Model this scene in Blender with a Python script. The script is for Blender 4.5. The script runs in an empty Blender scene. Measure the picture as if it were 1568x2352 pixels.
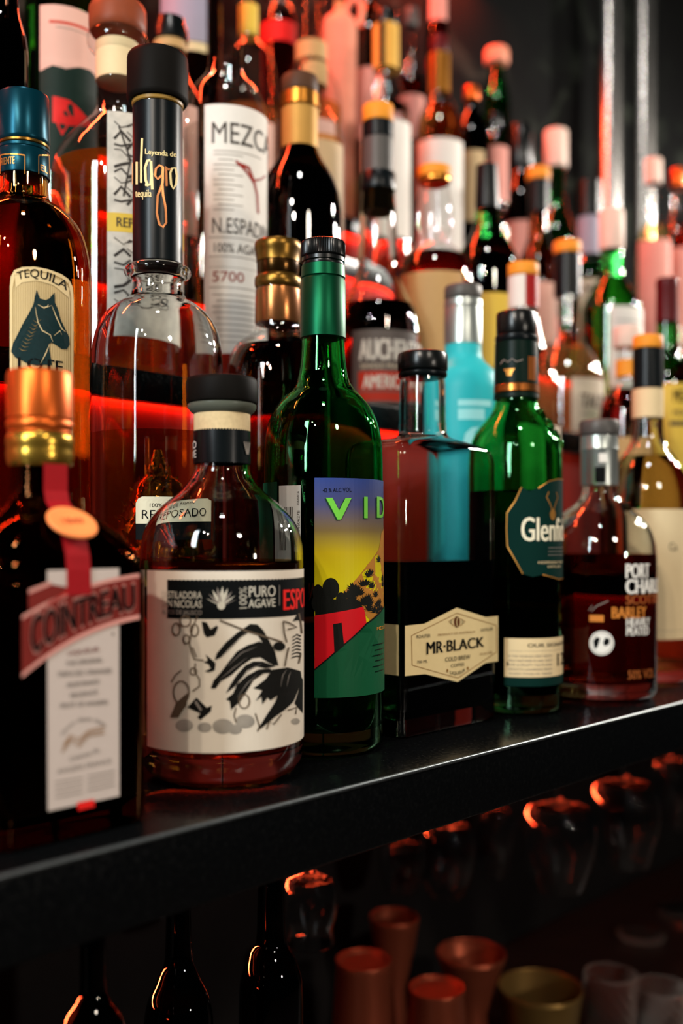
import bpy, bmesh, math, random
from math import sin, cos, pi, radians, sqrt, atan2
from mathutils import Vector
from mathutils.geometry import tessellate_polygon

SC = bpy.context.scene
COL = SC.collection
random.seed(7)

# ------------------------------------------------------------------ camera
LENS = 35.0
F = 2352 * LENS / 36.0          # focal length in photo pixels
CX, Y0, H = 784.0, 1240.0, 0.13  # optical axis, horizon row, eye height above the shelf
cam_d = bpy.data.cameras.new('camera')
cam = bpy.data.objects.new('camera', cam_d)
COL.objects.link(cam)
cam.location = (0, 0, H)
cam.rotation_euler = (radians(90), 0, 0)
cam_d.sensor_fit = 'VERTICAL'
cam_d.sensor_height = 36.0
cam_d.sensor_width = 24.0
cam_d.lens = LENS
cam_d.shift_y = (Y0 - 1176.0) / 2352.0
cam_d.clip_start = 0.01
cam_d.dof.use_dof = True
cam_d.dof.focus_distance = 0.60
cam_d.dof.aperture_fstop = 3.5
SC.camera = cam

# ------------------------------------------------------------------ view, cycles
SC.view_settings.view_transform = 'Standard'
SC.view_settings.look = 'None'
SC.view_settings.gamma = 1.0
SC.view_settings.use_curve_mapping = False
SC.view_settings.exposure = -0.05
cy = SC.cycles
cy.max_bounces = 14
cy.diffuse_bounces = 2
cy.glossy_bounces = 4
cy.transmission_bounces = 12
cy.transparent_max_bounces = 24
cy.caustics_reflective = False
cy.caustics_refractive = False
cy.sample_clamp_indirect = 4.0
cy.sample_clamp_direct = 0.0
cy.use_adaptive_sampling = True
cy.adaptive_threshold = 0.03
cy.use_denoising = True
try:
    cy.denoiser = 'OPENIMAGEDENOISE'
except Exception:
    pass

# ------------------------------------------------------------------ world
PHI = radians(44.5)                         # the shelf runs away to the right
S = Vector((sin(PHI), cos(PHI), 0))         # along the shelf
N = Vector((cos(PHI), -sin(PHI), 0))        # out of the shelf front
E0 = Vector((0, 0.52, 0))                   # a point of the front top edge
world = bpy.data.worlds.new('bar_world')
SC.world = world
world.use_nodes = True
world.node_tree.nodes['Background'].inputs[0].default_value = (0.55, 0.85, 1.0, 1)
world.node_tree.nodes['Background'].inputs[1].default_value = 0.003


def SP(s, p, z):
    """point: s along the shelf, p behind its front edge, z above its top"""
    return E0 + S * s - N * p + Vector((0, 0, z))


def lamp(name, loc, target, sx, sy, power, color, shape='RECTANGLE', spread=pi):
    d = bpy.data.lights.new(name, 'AREA')
    d.shape = shape
    d.size = sx
    if shape in ('RECTANGLE', 'ELLIPSE'):
        d.size_y = sy
    d.energy = power
    d.color = color
    d.spread = spread
    o = bpy.data.objects.new(name, d)
    COL.objects.link(o)
    o.location = loc
    o.rotation_euler = (Vector(target) - Vector(loc)).to_track_quat('-Z', 'Y').to_euler()
    return o


def strip(name, p, z, s0, s1, power, aim_p, aim_z, width=0.008, color=(1.0, 0.075, 0.022)):
    """LED strip along the shelf, aimed across it"""
    a, b = SP(s0, p, z), SP(s1, p, z)
    d = bpy.data.lights.new(name, 'AREA')
    d.shape = 'RECTANGLE'
    d.size = (b - a).length
    d.size_y = width
    d.energy = power
    d.color = color
    o = bpy.data.objects.new(name, d)
    COL.objects.link(o)
    o.location = (a + b) / 2
    zax = -((-N * aim_p) + Vector((0, 0, aim_z))).normalized()
    xax = S.copy()
    yax = zax.cross(xax).normalized()
    from mathutils import Matrix
    m = Matrix((xax, yax, zax)).transposed().to_4x4()
    m.translation = o.location
    o.matrix_world = m
    return o


ROWP = {1: 0.075, 2: 0.176, 3: 0.285, 4: 0.395, 5: 0.505, 6: 0.615}
ROWZ = {1: 0.0, 2: 0.10, 3: 0.25, 4: 0.36, 5: 0.46, 6: 0.56}
TREAD = 0.022                               # thickness of a step board
RISE = {2: 0.129, 3: 0.2345, 4: 0.341, 5: 0.451, 6: 0.561}
WALLP = 0.70
RED = (1.0, 0.095, 0.03)

# tall cool lamp in the room at the left, warm lamps and a string of bulbs at the right
lamp('room_lamp_cool', (-0.95, -0.75, 0.75), (0.0, 0.75, 0.2), 0.22, 0.9, 30, (0.84, 0.95, 1.0))
lamp('room_lamp_warm', (0.8, -0.8, 1.0), (0.1, 0.75, 0.2), 0.2, 0.2, 10, (1.0, 0.88, 0.74), 'DISK')
lamp('ceiling_spot', (0.02, -0.15, 2.1), (0.1, 1.0, 0.3), 0.18, 0.18, 12, (1.0, 0.96, 0.92), 'DISK')
BULB = (1.0, 0.93, 0.84)
for k, (s_, p_, z_, w_) in enumerate(((1.25, -0.30, 0.85, 2.2), (1.55, -0.42, 0.98, 3.0), (1.95, -0.30, 0.92, 3.5), (2.3, -0.55, 1.1, 4.5), (1.9, 0.10, 0.85, 3.0), (2.3, 0.18, 1.02, 4.0), (2.6, 0.02, 0.92, 5.0))):
    lamp('string_bulb', SP(s_, p_, z_), SP(0.45, 0.25, 0.25), 0.05, 0.05, 2.1 * w_, BULB, 'DISK')
for loc in ((-0.62, -0.85, 1.18), (-0.42, -0.80, 1.0)):
    lamp('warm_bulb', loc, (0.15, 0.8, 0.2), 0.045, 0.045, 9.0, (1.0, 0.88, 0.74), 'DISK')
lamp('added_low_fill', (1.3, -0.5, 0.2), (0.35, 1.0, -0.3), 0.06, 0.06, 7, (1.0, 0.88, 0.76), 'DISK')  # unseen fill, added to brighten the glassware under the shelf
# red LED strips under the step nosings, along the wall top and under the shelf
for k, w_ in ((2, 0.12), (3, 0.5), (4, 0.8), (5, 1.3), (6, 1.6)):
    strip('led_step', RISE[k] - 0.002, ROWZ[k] - TREAD - 0.001, -0.7, {2: 1.5, 3: 0.47}.get(k, 1.15), w_, 0.25, -1.0, 0.0035)
strip('led_wall_top', 0.66, 1.12, -0.7, 1.08, 27, -0.45, -1.0, 0.02)
strip('led_wall_right', 0.52, 0.95, 1.45, 1.9, 1.5, -1.0, -0.6, 0.02)
strip('led_under_back', 0.43, -0.055, -0.6, 1.5, 0.6, -0.35, -1.0, 0.006)
strip('led_under_shelf', 0.44, -0.135, -0.6, 1.5, 12, -1.0, 0.12, 0.008).data.spread = radians(95)


# ------------------------------------------------------------------ materials
def lin(h):
    h = h.lstrip('#')
    out = []
    for i in (0, 2, 4):
        c = int(h[i:i + 2], 16) / 255.0
        out.append(c / 12.92 if c <= 0.04045 else ((c + 0.055) / 1.055) ** 2.4)
    return tuple(out) + (1.0,)


MATS = {}


def new_mat(name):
    m = bpy.data.materials.new(name)
    m.use_nodes = True
    nt = m.node_tree
    nt.nodes.clear()
    out = nt.nodes.new('ShaderNodeOutputMaterial')
    return m, nt, out


def solid(name, color, rough=0.5, metal=0.0, coat=0.0, var=0.12, scale=60.0, bump=0.0, spec=0.12):
    """opaque material with a little procedural variation"""
    if name in MATS:
        return MATS[name]
    m, nt, out = new_mat(name)
    b = nt.nodes.new('ShaderNodeBsdfPrincipled')
    c = lin(color) if isinstance(color, str) else color
    tc = nt.nodes.new('ShaderNodeTexCoord')
    nz = nt.nodes.new('ShaderNodeTexNoise')
    nz.inputs['Scale'].default_value = scale
    nz.inputs['Detail'].default_value = 4
    nt.links.new(tc.outputs['Object'], nz.inputs['Vector'])
    mx = nt.nodes.new('ShaderNodeMix')
    mx.data_type = 'RGBA'
    nt.links.new(nz.outputs['Fac'], mx.inputs[0])
    mx.inputs[6].default_value = tuple(x * (1 - var) for x in c[:3]) + (1,)
    mx.inputs[7].default_value = tuple(min(1, x * (1 + var)) for x in c[:3]) + (1,)
    nt.links.new(mx.outputs[2], b.inputs['Base Color'])
    b.inputs['Roughness'].default_value = rough
    b.inputs['Metallic'].default_value = metal
    b.inputs['Coat Weight'].default_value = coat
    b.inputs['Coat Roughness'].default_value = 0.06
    b.inputs['Specular IOR Level'].default_value = spec
    if bump:
        bp = nt.nodes.new('ShaderNodeBump')
        bp.inputs['Strength'].default_value = bump
        bp.inputs['Distance'].default_value = 0.0006
        nt.links.new(nz.outputs['Fac'], bp.inputs['Height'])
        nt.links.new(bp.outputs[0], b.inputs['Normal'])
    nt.links.new(b.outputs[0], out.inputs[0])
    MATS[name] = m
    return m


def glass(name, tint, ior=1.48, rough=0.0, ripple=0.0):
    if name in MATS:
        return MATS[name]
    m, nt, out = new_mat(name)
    g = nt.nodes.new('ShaderNodeBsdfGlass')
    g.inputs['Color'].default_value = tuple(tint) + (1,)
    g.inputs['IOR'].default_value = ior
    g.inputs['Roughness'].default_value = rough
    if ripple:
        tc = nt.nodes.new('ShaderNodeTexCoord')
        nz = nt.nodes.new('ShaderNodeTexNoise')
        nz.inputs['Scale'].default_value = 45
        nt.links.new(tc.outputs['Object'], nz.inputs['Vector'])
        bp = nt.nodes.new('ShaderNodeBump')
        bp.inputs['Strength'].default_value = ripple
        bp.inputs['Distance'].default_value = 0.002
        nt.links.new(nz.outputs['Fac'], bp.inputs['Height'])
        nt.links.new(bp.outputs[0], g.inputs['Normal'])
    nt.links.new(g.outputs[0], out.inputs[0])
    MATS[name] = m
    return m


def spirit(name, tint, cloud, ior=1.36):
    """coloured liquid: refracts, tints, and catches a little light inside"""
    if name in MATS:
        return MATS[name]
    m = glass(name, tint, ior)
    nt = m.node_tree
    out = [n for n in nt.nodes if n.type == 'OUTPUT_MATERIAL'][0]
    g = [n for n in nt.nodes if n.type == 'BSDF_GLASS'][0]
    tr = nt.nodes.new('ShaderNodeBsdfTranslucent')
    tr.inputs[0].default_value = tuple(c * c for c in tint) + (1,)
    mx = nt.nodes.new('ShaderNodeMixShader')
    mx.inputs[0].default_value = cloud
    nt.links.new(g.outputs[0], mx.inputs[1])
    nt.links.new(tr.outputs[0], mx.inputs[2])
    nt.links.new(mx.outputs[0], out.inputs[0])
    return m


def thin(name, tint, cloud=0.0):
    """thin-walled glass: what is behind shows straight through, with a fresnel gloss"""
    if name in MATS:
        return MATS[name]
    m, nt, out = new_mat(name)
    t = nt.nodes.new('ShaderNodeBsdfTransparent')
    t.inputs[0].default_value = tuple(tint) + (1,)
    g = nt.nodes.new('ShaderNodeBsdfGlossy')
    g.inputs['Roughness'].default_value = 0.015
    lw = nt.nodes.new('ShaderNodeLayerWeight')
    lw.inputs[0].default_value = 0.5
    pw = nt.nodes.new('ShaderNodeMath')
    pw.operation = 'POWER'
    nt.links.new(lw.outputs['Facing'], pw.inputs[0])
    pw.inputs[1].default_value = 5.0
    fr = nt.nodes.new('ShaderNodeMath')
    fr.operation = 'MULTIPLY_ADD'
    nt.links.new(pw.outputs[0], fr.inputs[0])
    fr.inputs[1].default_value = 0.85
    fr.inputs[2].default_value = 0.06
    tc = nt.nodes.new('ShaderNodeTexCoord')
    nz = nt.nodes.new('ShaderNodeTexNoise')
    nz.inputs['Scale'].default_value = 35
    nt.links.new(tc.outputs['Object'], nz.inputs['Vector'])
    bp = nt.nodes.new('ShaderNodeBump')
    bp.inputs['Strength'].default_value = 0.04
    bp.inputs['Distance'].default_value = 0.001
    nt.links.new(nz.outputs['Fac'], bp.inputs['Height'])
    nt.links.new(bp.outputs[0], g.inputs['Normal'])
    if cloud:
        tr = nt.nodes.new('ShaderNodeBsdfTranslucent')
        tr.inputs[0].default_value = tuple(tint) + (1,)
        m0 = nt.nodes.new('ShaderNodeMixShader')
        m0.inputs[0].default_value = cloud
        nt.links.new(t.outputs[0], m0.inputs[1])
        nt.links.new(tr.outputs[0], m0.inputs[2])
        t = m0
    mx = nt.nodes.new('ShaderNodeMixShader')
    nt.links.new(fr.outputs[0], mx.inputs[0])
    nt.links.new(t.outputs[0], mx.inputs[1])
    nt.links.new(g.outputs[0], mx.inputs[2])
    nt.links.new(mx.outputs[0], out.inputs[0])
    MATS[name] = m
    return m


def gradient(name, stops, axis='v'):
    """printed colour gradient that runs up the label"""
    if name in MATS:
        return MATS[name]
    m, nt, out = new_mat(name)
    b = nt.nodes.new('ShaderNodeBsdfPrincipled')
    uv = nt.nodes.new('ShaderNodeUVMap')
    sp = nt.nodes.new('ShaderNodeSeparateXYZ')
    nt.links.new(uv.outputs[0], sp.inputs[0])
    r = nt.nodes.new('ShaderNodeValToRGB')
    e = r.color_ramp.elements
    e[0].position, e[0].color = stops[0][0], lin(stops[0][1])
    e[1].position, e[1].color = stops[-1][0], lin(stops[-1][1])
    for q, c in stops[1:-1]:
        k = e.new(q)
        k.color = lin(c)
    nt.links.new(sp.outputs[1], r.inputs[0])
    nt.links.new(r.outputs[0], b.inputs['Base Color'])
    b.inputs['Roughness'].default_value = 0.45
    b.inputs['Specular IOR Level'].default_value = 0.12
    nt.links.new(b.outputs[0], out.inputs[0])
    MATS[name] = m
    return m


CLEAR = glass('clear_glass', (0.97, 0.985, 0.98))
GREEN = glass('green_glass', (0.36, 0.80, 0.46))
AMBERG = glass('amber_glass', (0.92, 0.72, 0.45))
TCLEAR = thin('thin_clear_glass', (0.95, 0.96, 0.96))
TGREEN = thin('thin_green_glass', (0.16, 0.60, 0.24))
T_GOLD = thin('thin_gold_liquid', (0.80, 0.52, 0.17), 0.10)
T_PALE = thin('thin_pale_liquid', (0.88, 0.74, 0.42), 0.10)
T_WATER = thin('thin_clear_liquid', (0.93, 0.92, 0.90))
TBROWN = thin('thin_brown_glass', (0.30, 0.12, 0.04))
TDARK = thin('thin_dark_glass', (0.05, 0.022, 0.014))
L_AMBER = spirit('amber_spirit', (0.88, 0.60, 0.27), 0.05)
L_GOLD = spirit('golden_spirit', (0.94, 0.74, 0.34), 0.12)
L_PALE = spirit('pale_spirit', (0.95, 0.86, 0.62), 0.12)
L_CLEAR = glass('clear_spirit', (0.95, 0.95, 0.95), 1.36)
L_RED = glass('red_spirit', (0.62, 0.09, 0.05), 1.36)
L_BROWN = glass('brown_spirit', (0.42, 0.13, 0.045), 1.36)
L_COFFEE = solid('coffee_liqueur', (0.006, 0.004, 0.004, 1), 0.15, var=0.3)
L_DARK = solid('dark_spirit', (0.012, 0.006, 0.004, 1), 0.2, var=0.3)
L_GREENISH = glass('spirit_in_green_glass', (0.80, 0.86, 0.5), 1.36)

CREAM = solid('cream_paper', '#cdb68c', 0.6, var=0.05, scale=300, spec=0.25)
WHITEP = solid('white_paper', '#cfc8bf', 0.6, var=0.04, scale=300, spec=0.25)
OFFW = solid('offwhite_paper', '#b9aa95', 0.6, var=0.05, scale=300, spec=0.25)
TANP = solid('tan_paper', '#b08a58', 0.6, var=0.06, scale=200, spec=0.25)
INK = solid('black_ink', '#0a0c0d', 0.5, var=0.2, scale=200, spec=0.05)
INKS = solid('soft_ink', '#3a342f', 0.6, var=0.2, scale=400)
GREYI = solid('grey_ink', '#7d746c', 0.6, var=0.1, scale=400)
WHITEI = solid('white_ink', '#d8d4cc', 0.5, var=0.03)
REDI = solid('red_ink', '#d8201c', 0.45, var=0.06)
DREDI = solid('dark_red_ink', '#86281f', 0.45, var=0.08)
GOLDI = solid('gold_ink', '#b07a38', 0.35, metal=0.6, var=0.1)
BLACKP = solid('black_plastic', '#070909', 0.26, var=0.25, spec=0.3)
BLACKM = solid('black_matte_cap', '#0e0c0a', 0.55, var=0.2, bump=0.05, spec=0.04)
BLACKF = solid('black_foil', '#070c0e', 0.3, var=0.25, spec=0.15)
DKGREENF = solid('dark_green_foil', '#02150f', 0.36, var=0.2, spec=0.08)
GREENF = solid('green_foil', '#073f27', 0.38, metal=0.8, var=0.12)
TEALCAP = solid('teal_cap', '#04303c', 0.28, metal=0.55, var=0.15, spec=0.1)
COPPER = solid('copper_cap', '#b4521d', 0.34, metal=0.75, var=0.06)
GOLDM = solid('gold_metal', '#b8792f', 0.28, metal=0.9, var=0.1)
DKGOLD = solid('antique_gold', '#6a4d1e', 0.3, metal=0.85, var=0.15)
SILVERF = solid('silver_foil', '#9aa09c', 0.33, metal=0.8, var=0.08)
GREYF = solid('grey_foil', '#4d4a47', 0.42, metal=0.2, var=0.1)
CORK = solid('cork', '#a8875a', 0.75, var=0.25, scale=500, bump=0.3)
WOODCAP = solid('reddish_wood', '#7a3a22', 0.45, var=0.2, scale=80)
ORANGEC = solid('orange_cap', '#d98a2b', 0.5, var=0.08)
PINKCAP = solid('pale_cap', '#d3b8a8', 0.5, var=0.08)
DREDF = solid('dark_red_foil', '#4a0f12', 0.35, var=0.1)
REDF = solid('red_foil', '#8e1413', 0.35, var=0.1)
LAVF = solid('lavender_foil', '#8d8694', 0.42, var=0.08)
LACQUER = None


# ------------------------------------------------------------------ geometry helpers
def obj_from(name, verts, faces, mats, parent=None, fmat=None, uvs=None, smooth=True, angle=35, fix=True):
    me = bpy.data.meshes.new(name)
    off = Vector(parent['base']) if parent is not None else Vector((0, 0, 0))
    me.from_pydata([tuple(Vector(v) - off) for v in verts], [], faces)
    if fix:
        bm = bmesh.new()
        bm.from_mesh(me)
        bmesh.ops.recalc_face_normals(bm, faces=bm.faces)
        bm.to_mesh(me)
        bm.free()
    for m in (mats if isinstance(mats, (list, tuple)) else [mats]):
        me.materials.append(m)
    if fmat:
        for p, k in zip(me.polygons, fmat):
            p.material_index = k
    if uvs:
        l = me.uv_layers.new(name='UVMap')
        for p in me.polygons:
            for li in p.loop_indices:
                l.data[li].uv = uvs[me.loops[li].vertex_index]
    if smooth:
        me.polygons.foreach_set('use_smooth', [True] * len(me.polygons))
        me.set_sharp_from_angle(angle=radians(angle))
    o = bpy.data.objects.new(name, me)
    COL.objects.link(o)
    if parent is not None:
        o.parent = parent
    return o


def thing(name, label, cat, base, group=None):
    o = bpy.data.objects.new(name, None)
    COL.objects.link(o)
    o.empty_display_size = 0.02
    o.location = base
    o['base'] = [base[0], base[1], base[2]]
    o['label'] = label
    o['category'] = cat
    if group:
        o['group'] = group
    return o


def done(o):
    if 'base' in o:
        del o['base']


def tag(o, label, cat, group=None):
    o['label'] = label
    o['category'] = cat
    if group:
        o['group'] = group
    return o


def structure(o):
    o['kind'] = 'structure'
    return o


def ring_surface(rings, closed_loop=False, cap_top=True, cap_bot=True):
    """rings: list of equally long vertex loops -> verts, faces"""
    n = len(rings[0])
    V, Fc = [], []
    for r in rings:
        V += r
    m = len(rings)
    for i in range(m if closed_loop else m - 1):
        a, b = i * n, ((i + 1) % m) * n
        for j in range(n):
            k = (j + 1) % n
            Fc.append((a + j, a + k, b + k, b + j))
    if not closed_loop:
        if cap_top:
            Fc.append(tuple(range(n)))
        if cap_bot:
            Fc.append(tuple(range((m - 1) * n, m * n)))
    return V, Fc


def circ(cx, cy, r, z, seg, rib=0.0):
    return [(cx + r * (1 - (rib if (j % 2) else 0)) * sin(2 * pi * j / seg),
             cy - r * (1 - (rib if (j % 2) else 0)) * cos(2 * pi * j / seg), z) for j in range(seg)]


def rrect(cx, cy, hw, hd, cr, z, seg, ax, ay):
    """rounded rectangle ring, axes ax (along), ay (towards the viewer)"""
    cr = min(cr, hw * 0.9999, hd * 0.9999)
    q = seg // 4
    out = []
    for c, (sx, sy) in enumerate(((1, 1), (-1, 1), (-1, -1), (1, -1))):
        for i in range(q):
            a = (c + (i / (q - 1))) * pi / 2
            u = sx * (hw - cr) + cr * cos(a)
            v = sy * (hd - cr) + cr * sin(a)
            out.append((cx + ax[0] * u + ay[0] * v, cy + ax[1] * u + ay[1] * v, z))
    return out


def pchip(pts, sub=5):
    """monotone cubic through (z, value...) tuples, z strictly decreasing"""
    n = len(pts)
    if n < 3:
        return list(pts)
    dim = len(pts[0]) - 1
    h = [pts[i + 1][0] - pts[i][0] for i in range(n - 1)]
    out = []
    tang = []
    for d in range(1, dim + 1):
        dl = [(pts[i + 1][d] - pts[i][d]) / h[i] if h[i] else 0 for i in range(n - 1)]
        m = [0] * n
        m[0], m[-1] = dl[0], dl[-1]
        for i in range(1, n - 1):
            if dl[i - 1] * dl[i] <= 0:
                m[i] = 0
            else:
                w1, w2 = 2 * h[i] + h[i - 1], h[i] + 2 * h[i - 1]
                m[i] = (w1 + w2) / (w1 / dl[i - 1] + w2 / dl[i])
        tang.append(m)
    for i in range(n - 1):
        k = sub if abs(h[i]) > 0.003 else 2
        for q in range(k):
            t = q / k
            row = [pts[i][0] + t * h[i]]
            for d in range(1, dim + 1):
                y0, y1 = pts[i][d], pts[i + 1][d]
                m0, m1 = tang[d - 1][i] * h[i], tang[d - 1][i + 1] * h[i]
                row.append((2 * t**3 - 3 * t**2 + 1) * y0 + (t**3 - 2 * t**2 + t) * m0 +
                           (-2 * t**3 + 3 * t**2) * y1 + (t**3 - t**2) * m1)
            out.append(tuple(row))
    out.append(tuple(pts[-1]))
    return out


def box_obj(name, corners8, mat, parent=None, bevel=0.0, seg=3):
    fs = [(0, 1, 2, 3), (4, 7, 6, 5), (0, 4, 5, 1), (1, 5, 6, 2), (2, 6, 7, 3), (3, 7, 4, 0)]
    bm = bmesh.new()
    off = Vector(parent['base']) if parent is not None else Vector((0, 0, 0))
    vs = [bm.verts.new(Vector(c) - off) for c in corners8]
    for f in fs:
        bm.faces.new([vs[i] for i in f])
    bmesh.ops.recalc_face_normals(bm, faces=bm.faces)
    if bevel:
        bmesh.ops.bevel(bm, geom=list(bm.edges), offset=bevel, segments=seg, profile=0.6, affect='EDGES')
    me = bpy.data.meshes.new(name)
    bm.to_mesh(me)
    bm.free()
    me.materials.append(mat)
    me.polygons.foreach_set('use_smooth', [True] * len(me.polygons))
    me.set_sharp_from_angle(angle=radians(50))
    o = bpy.data.objects.new(name, me)
    COL.objects.link(o)
    if parent is not None:
        o.parent = parent
    return o


def shelf_box(name, s0, s1, p0, p1, z0, z1, mat, parent=None, bevel=0.0):
    c = [SP(s0, p0, z0), SP(s1, p0, z0), SP(s1, p1, z0), SP(s0, p1, z0),
         SP(s0, p0, z1), SP(s1, p0, z1), SP(s1, p1, z1), SP(s0, p1, z1)]
    return box_obj(name, c, mat, parent, bevel)


def dep(x, p):
    """distance (along the view) of a point p behind the shelf edge, seen at picture column x"""
    k = (x - CX) / F
    return (p + E0.y * sin(PHI)) / (sin(PHI) - k * cos(PHI))


def rod(name, a, b, r, mat, parent=None, seg=16, bevel=True):
    a, b = Vector(a), Vector(b)
    d = (b - a).normalized()
    u = d.orthogonal().normalized()
    v = d.cross(u)
    rings = []
    for t, rr in ((a, r * 0.8), (a + d * r * 0.2, r), (b - d * r * 0.2, r), (b, r * 0.8)):
        rings.append([tuple(t + u * rr * cos(2 * pi * j / seg) + v * rr * sin(2 * pi * j / seg)) for j in range(seg)])
    V, Fc = ring_surface(rings)
    return obj_from(name, V, Fc, mat, parent)


# ------------------------------------------------------------------ surfaces that carry print
class Cyl:
    """upright round surface; u = arc length from the side facing the camera plane, v = height"""
    def __init__(self, cx, cy_, R, tri=0.0, tri0=0.0):
        self.cx, self.cy, self.R, self.tri, self.tri0 = cx, cy_, R, tri, tri0

    def rad(self, th):
        return self.R * (1 + self.tri * cos(3 * (th - self.tri0)))

    def map(self, u, v, off=0.0):
        th = u / self.R
        r = self.rad(th) + off
        return Vector((self.cx + r * sin(th), self.cy - r * cos(th), v))

    def inv(self, px, py):
        k = (px - CX) / F
        R = self.R
        for _ in range(12 if self.tri else 1):
            A = k * k + 1
            B = -2 * (k * self.cx + self.cy)
            Cc = self.cx**2 + self.cy**2 - R * R
            disc = max(0.0, B * B - 4 * A * Cc)
            t = (-B - sqrt(disc)) / (2 * A)
            th = atan2(k * t - self.cx, self.cy - t)
            R = self.rad(th)
        return th * self.R, H - (py - Y0) / F * t


class Face:
    """upright flat face through point C with direction ax to the right and normal ay"""
    def __init__(self, C, ax, ay):
        self.C, self.ax, self.ay = Vector(C), Vector(ax), Vector(ay)

    def map(self, u, v, off=0.0):
        q = self.C + self.ax * u + self.ay * off
        return Vector((q.x, q.y, v))

    def inv(self, px, py):
        k = (px - CX) / F
        # (k t, t) = C + u ax ; dot with ay
        t = (self.C.x * self.ay.x + self.C.y * self.ay.y) / (k * self.ay.x + self.ay.y)
        u = (k * t - self.C.x) * self.ax.x + (t - self.C.y) * self.ax.y
        return u, H - (py - Y0) / F * t


GLYPHS = {}


def glyphs(body, bold):
    key = (body, bold)
    if key not in GLYPHS:
        def make(txt):
            cu = bpy.data.curves.new('lettering', 'FONT')
            cu.body = txt
            cu.resolution_u = 3
            cu.offset = bold
            o = bpy.data.objects.new('lettering', cu)
            COL.objects.link(o)
            dg = bpy.context.evaluated_depsgraph_get()
            me = o.evaluated_get(dg).to_mesh()
            vs = [(v.co.x, v.co.y) for v in me.vertices]
            fs = [tuple(p.vertices) for p in me.polygons]
            bpy.data.objects.remove(o)
            bpy.data.curves.remove(cu)
            return vs, fs
        hv, _ = make('H')
        cap = max(v[1] for v in hv)
        vs, fs = make(body)
        x0, x1 = min(v[0] for v in vs), max(v[0] for v in vs)
        GLYPHS[key] = ([((x - x0) / max(1e-6, x1 - x0), y / cap) for x, y in vs], fs, (x1 - x0) / cap)
    return GLYPHS[key]


def curve_pt(c, a):
    if len(c) == 2:
        return (c[0][0] + (c[1][0] - c[0][0]) * a, c[0][1] + (c[1][1] - c[0][1]) * a)
    x0, y0 = c[0]
    x1, y1 = c[1]
    x2, y2 = c[2]
    l0, l1, l2 = (a - .5) * (a - 1) * 2, -4 * a * (a - 1), a * (a - .5) * 2
    return (x0 * l0 + x1 * l1 + x2 * l2, y0 * l0 + y1 * l1 + y2 * l2)


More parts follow.
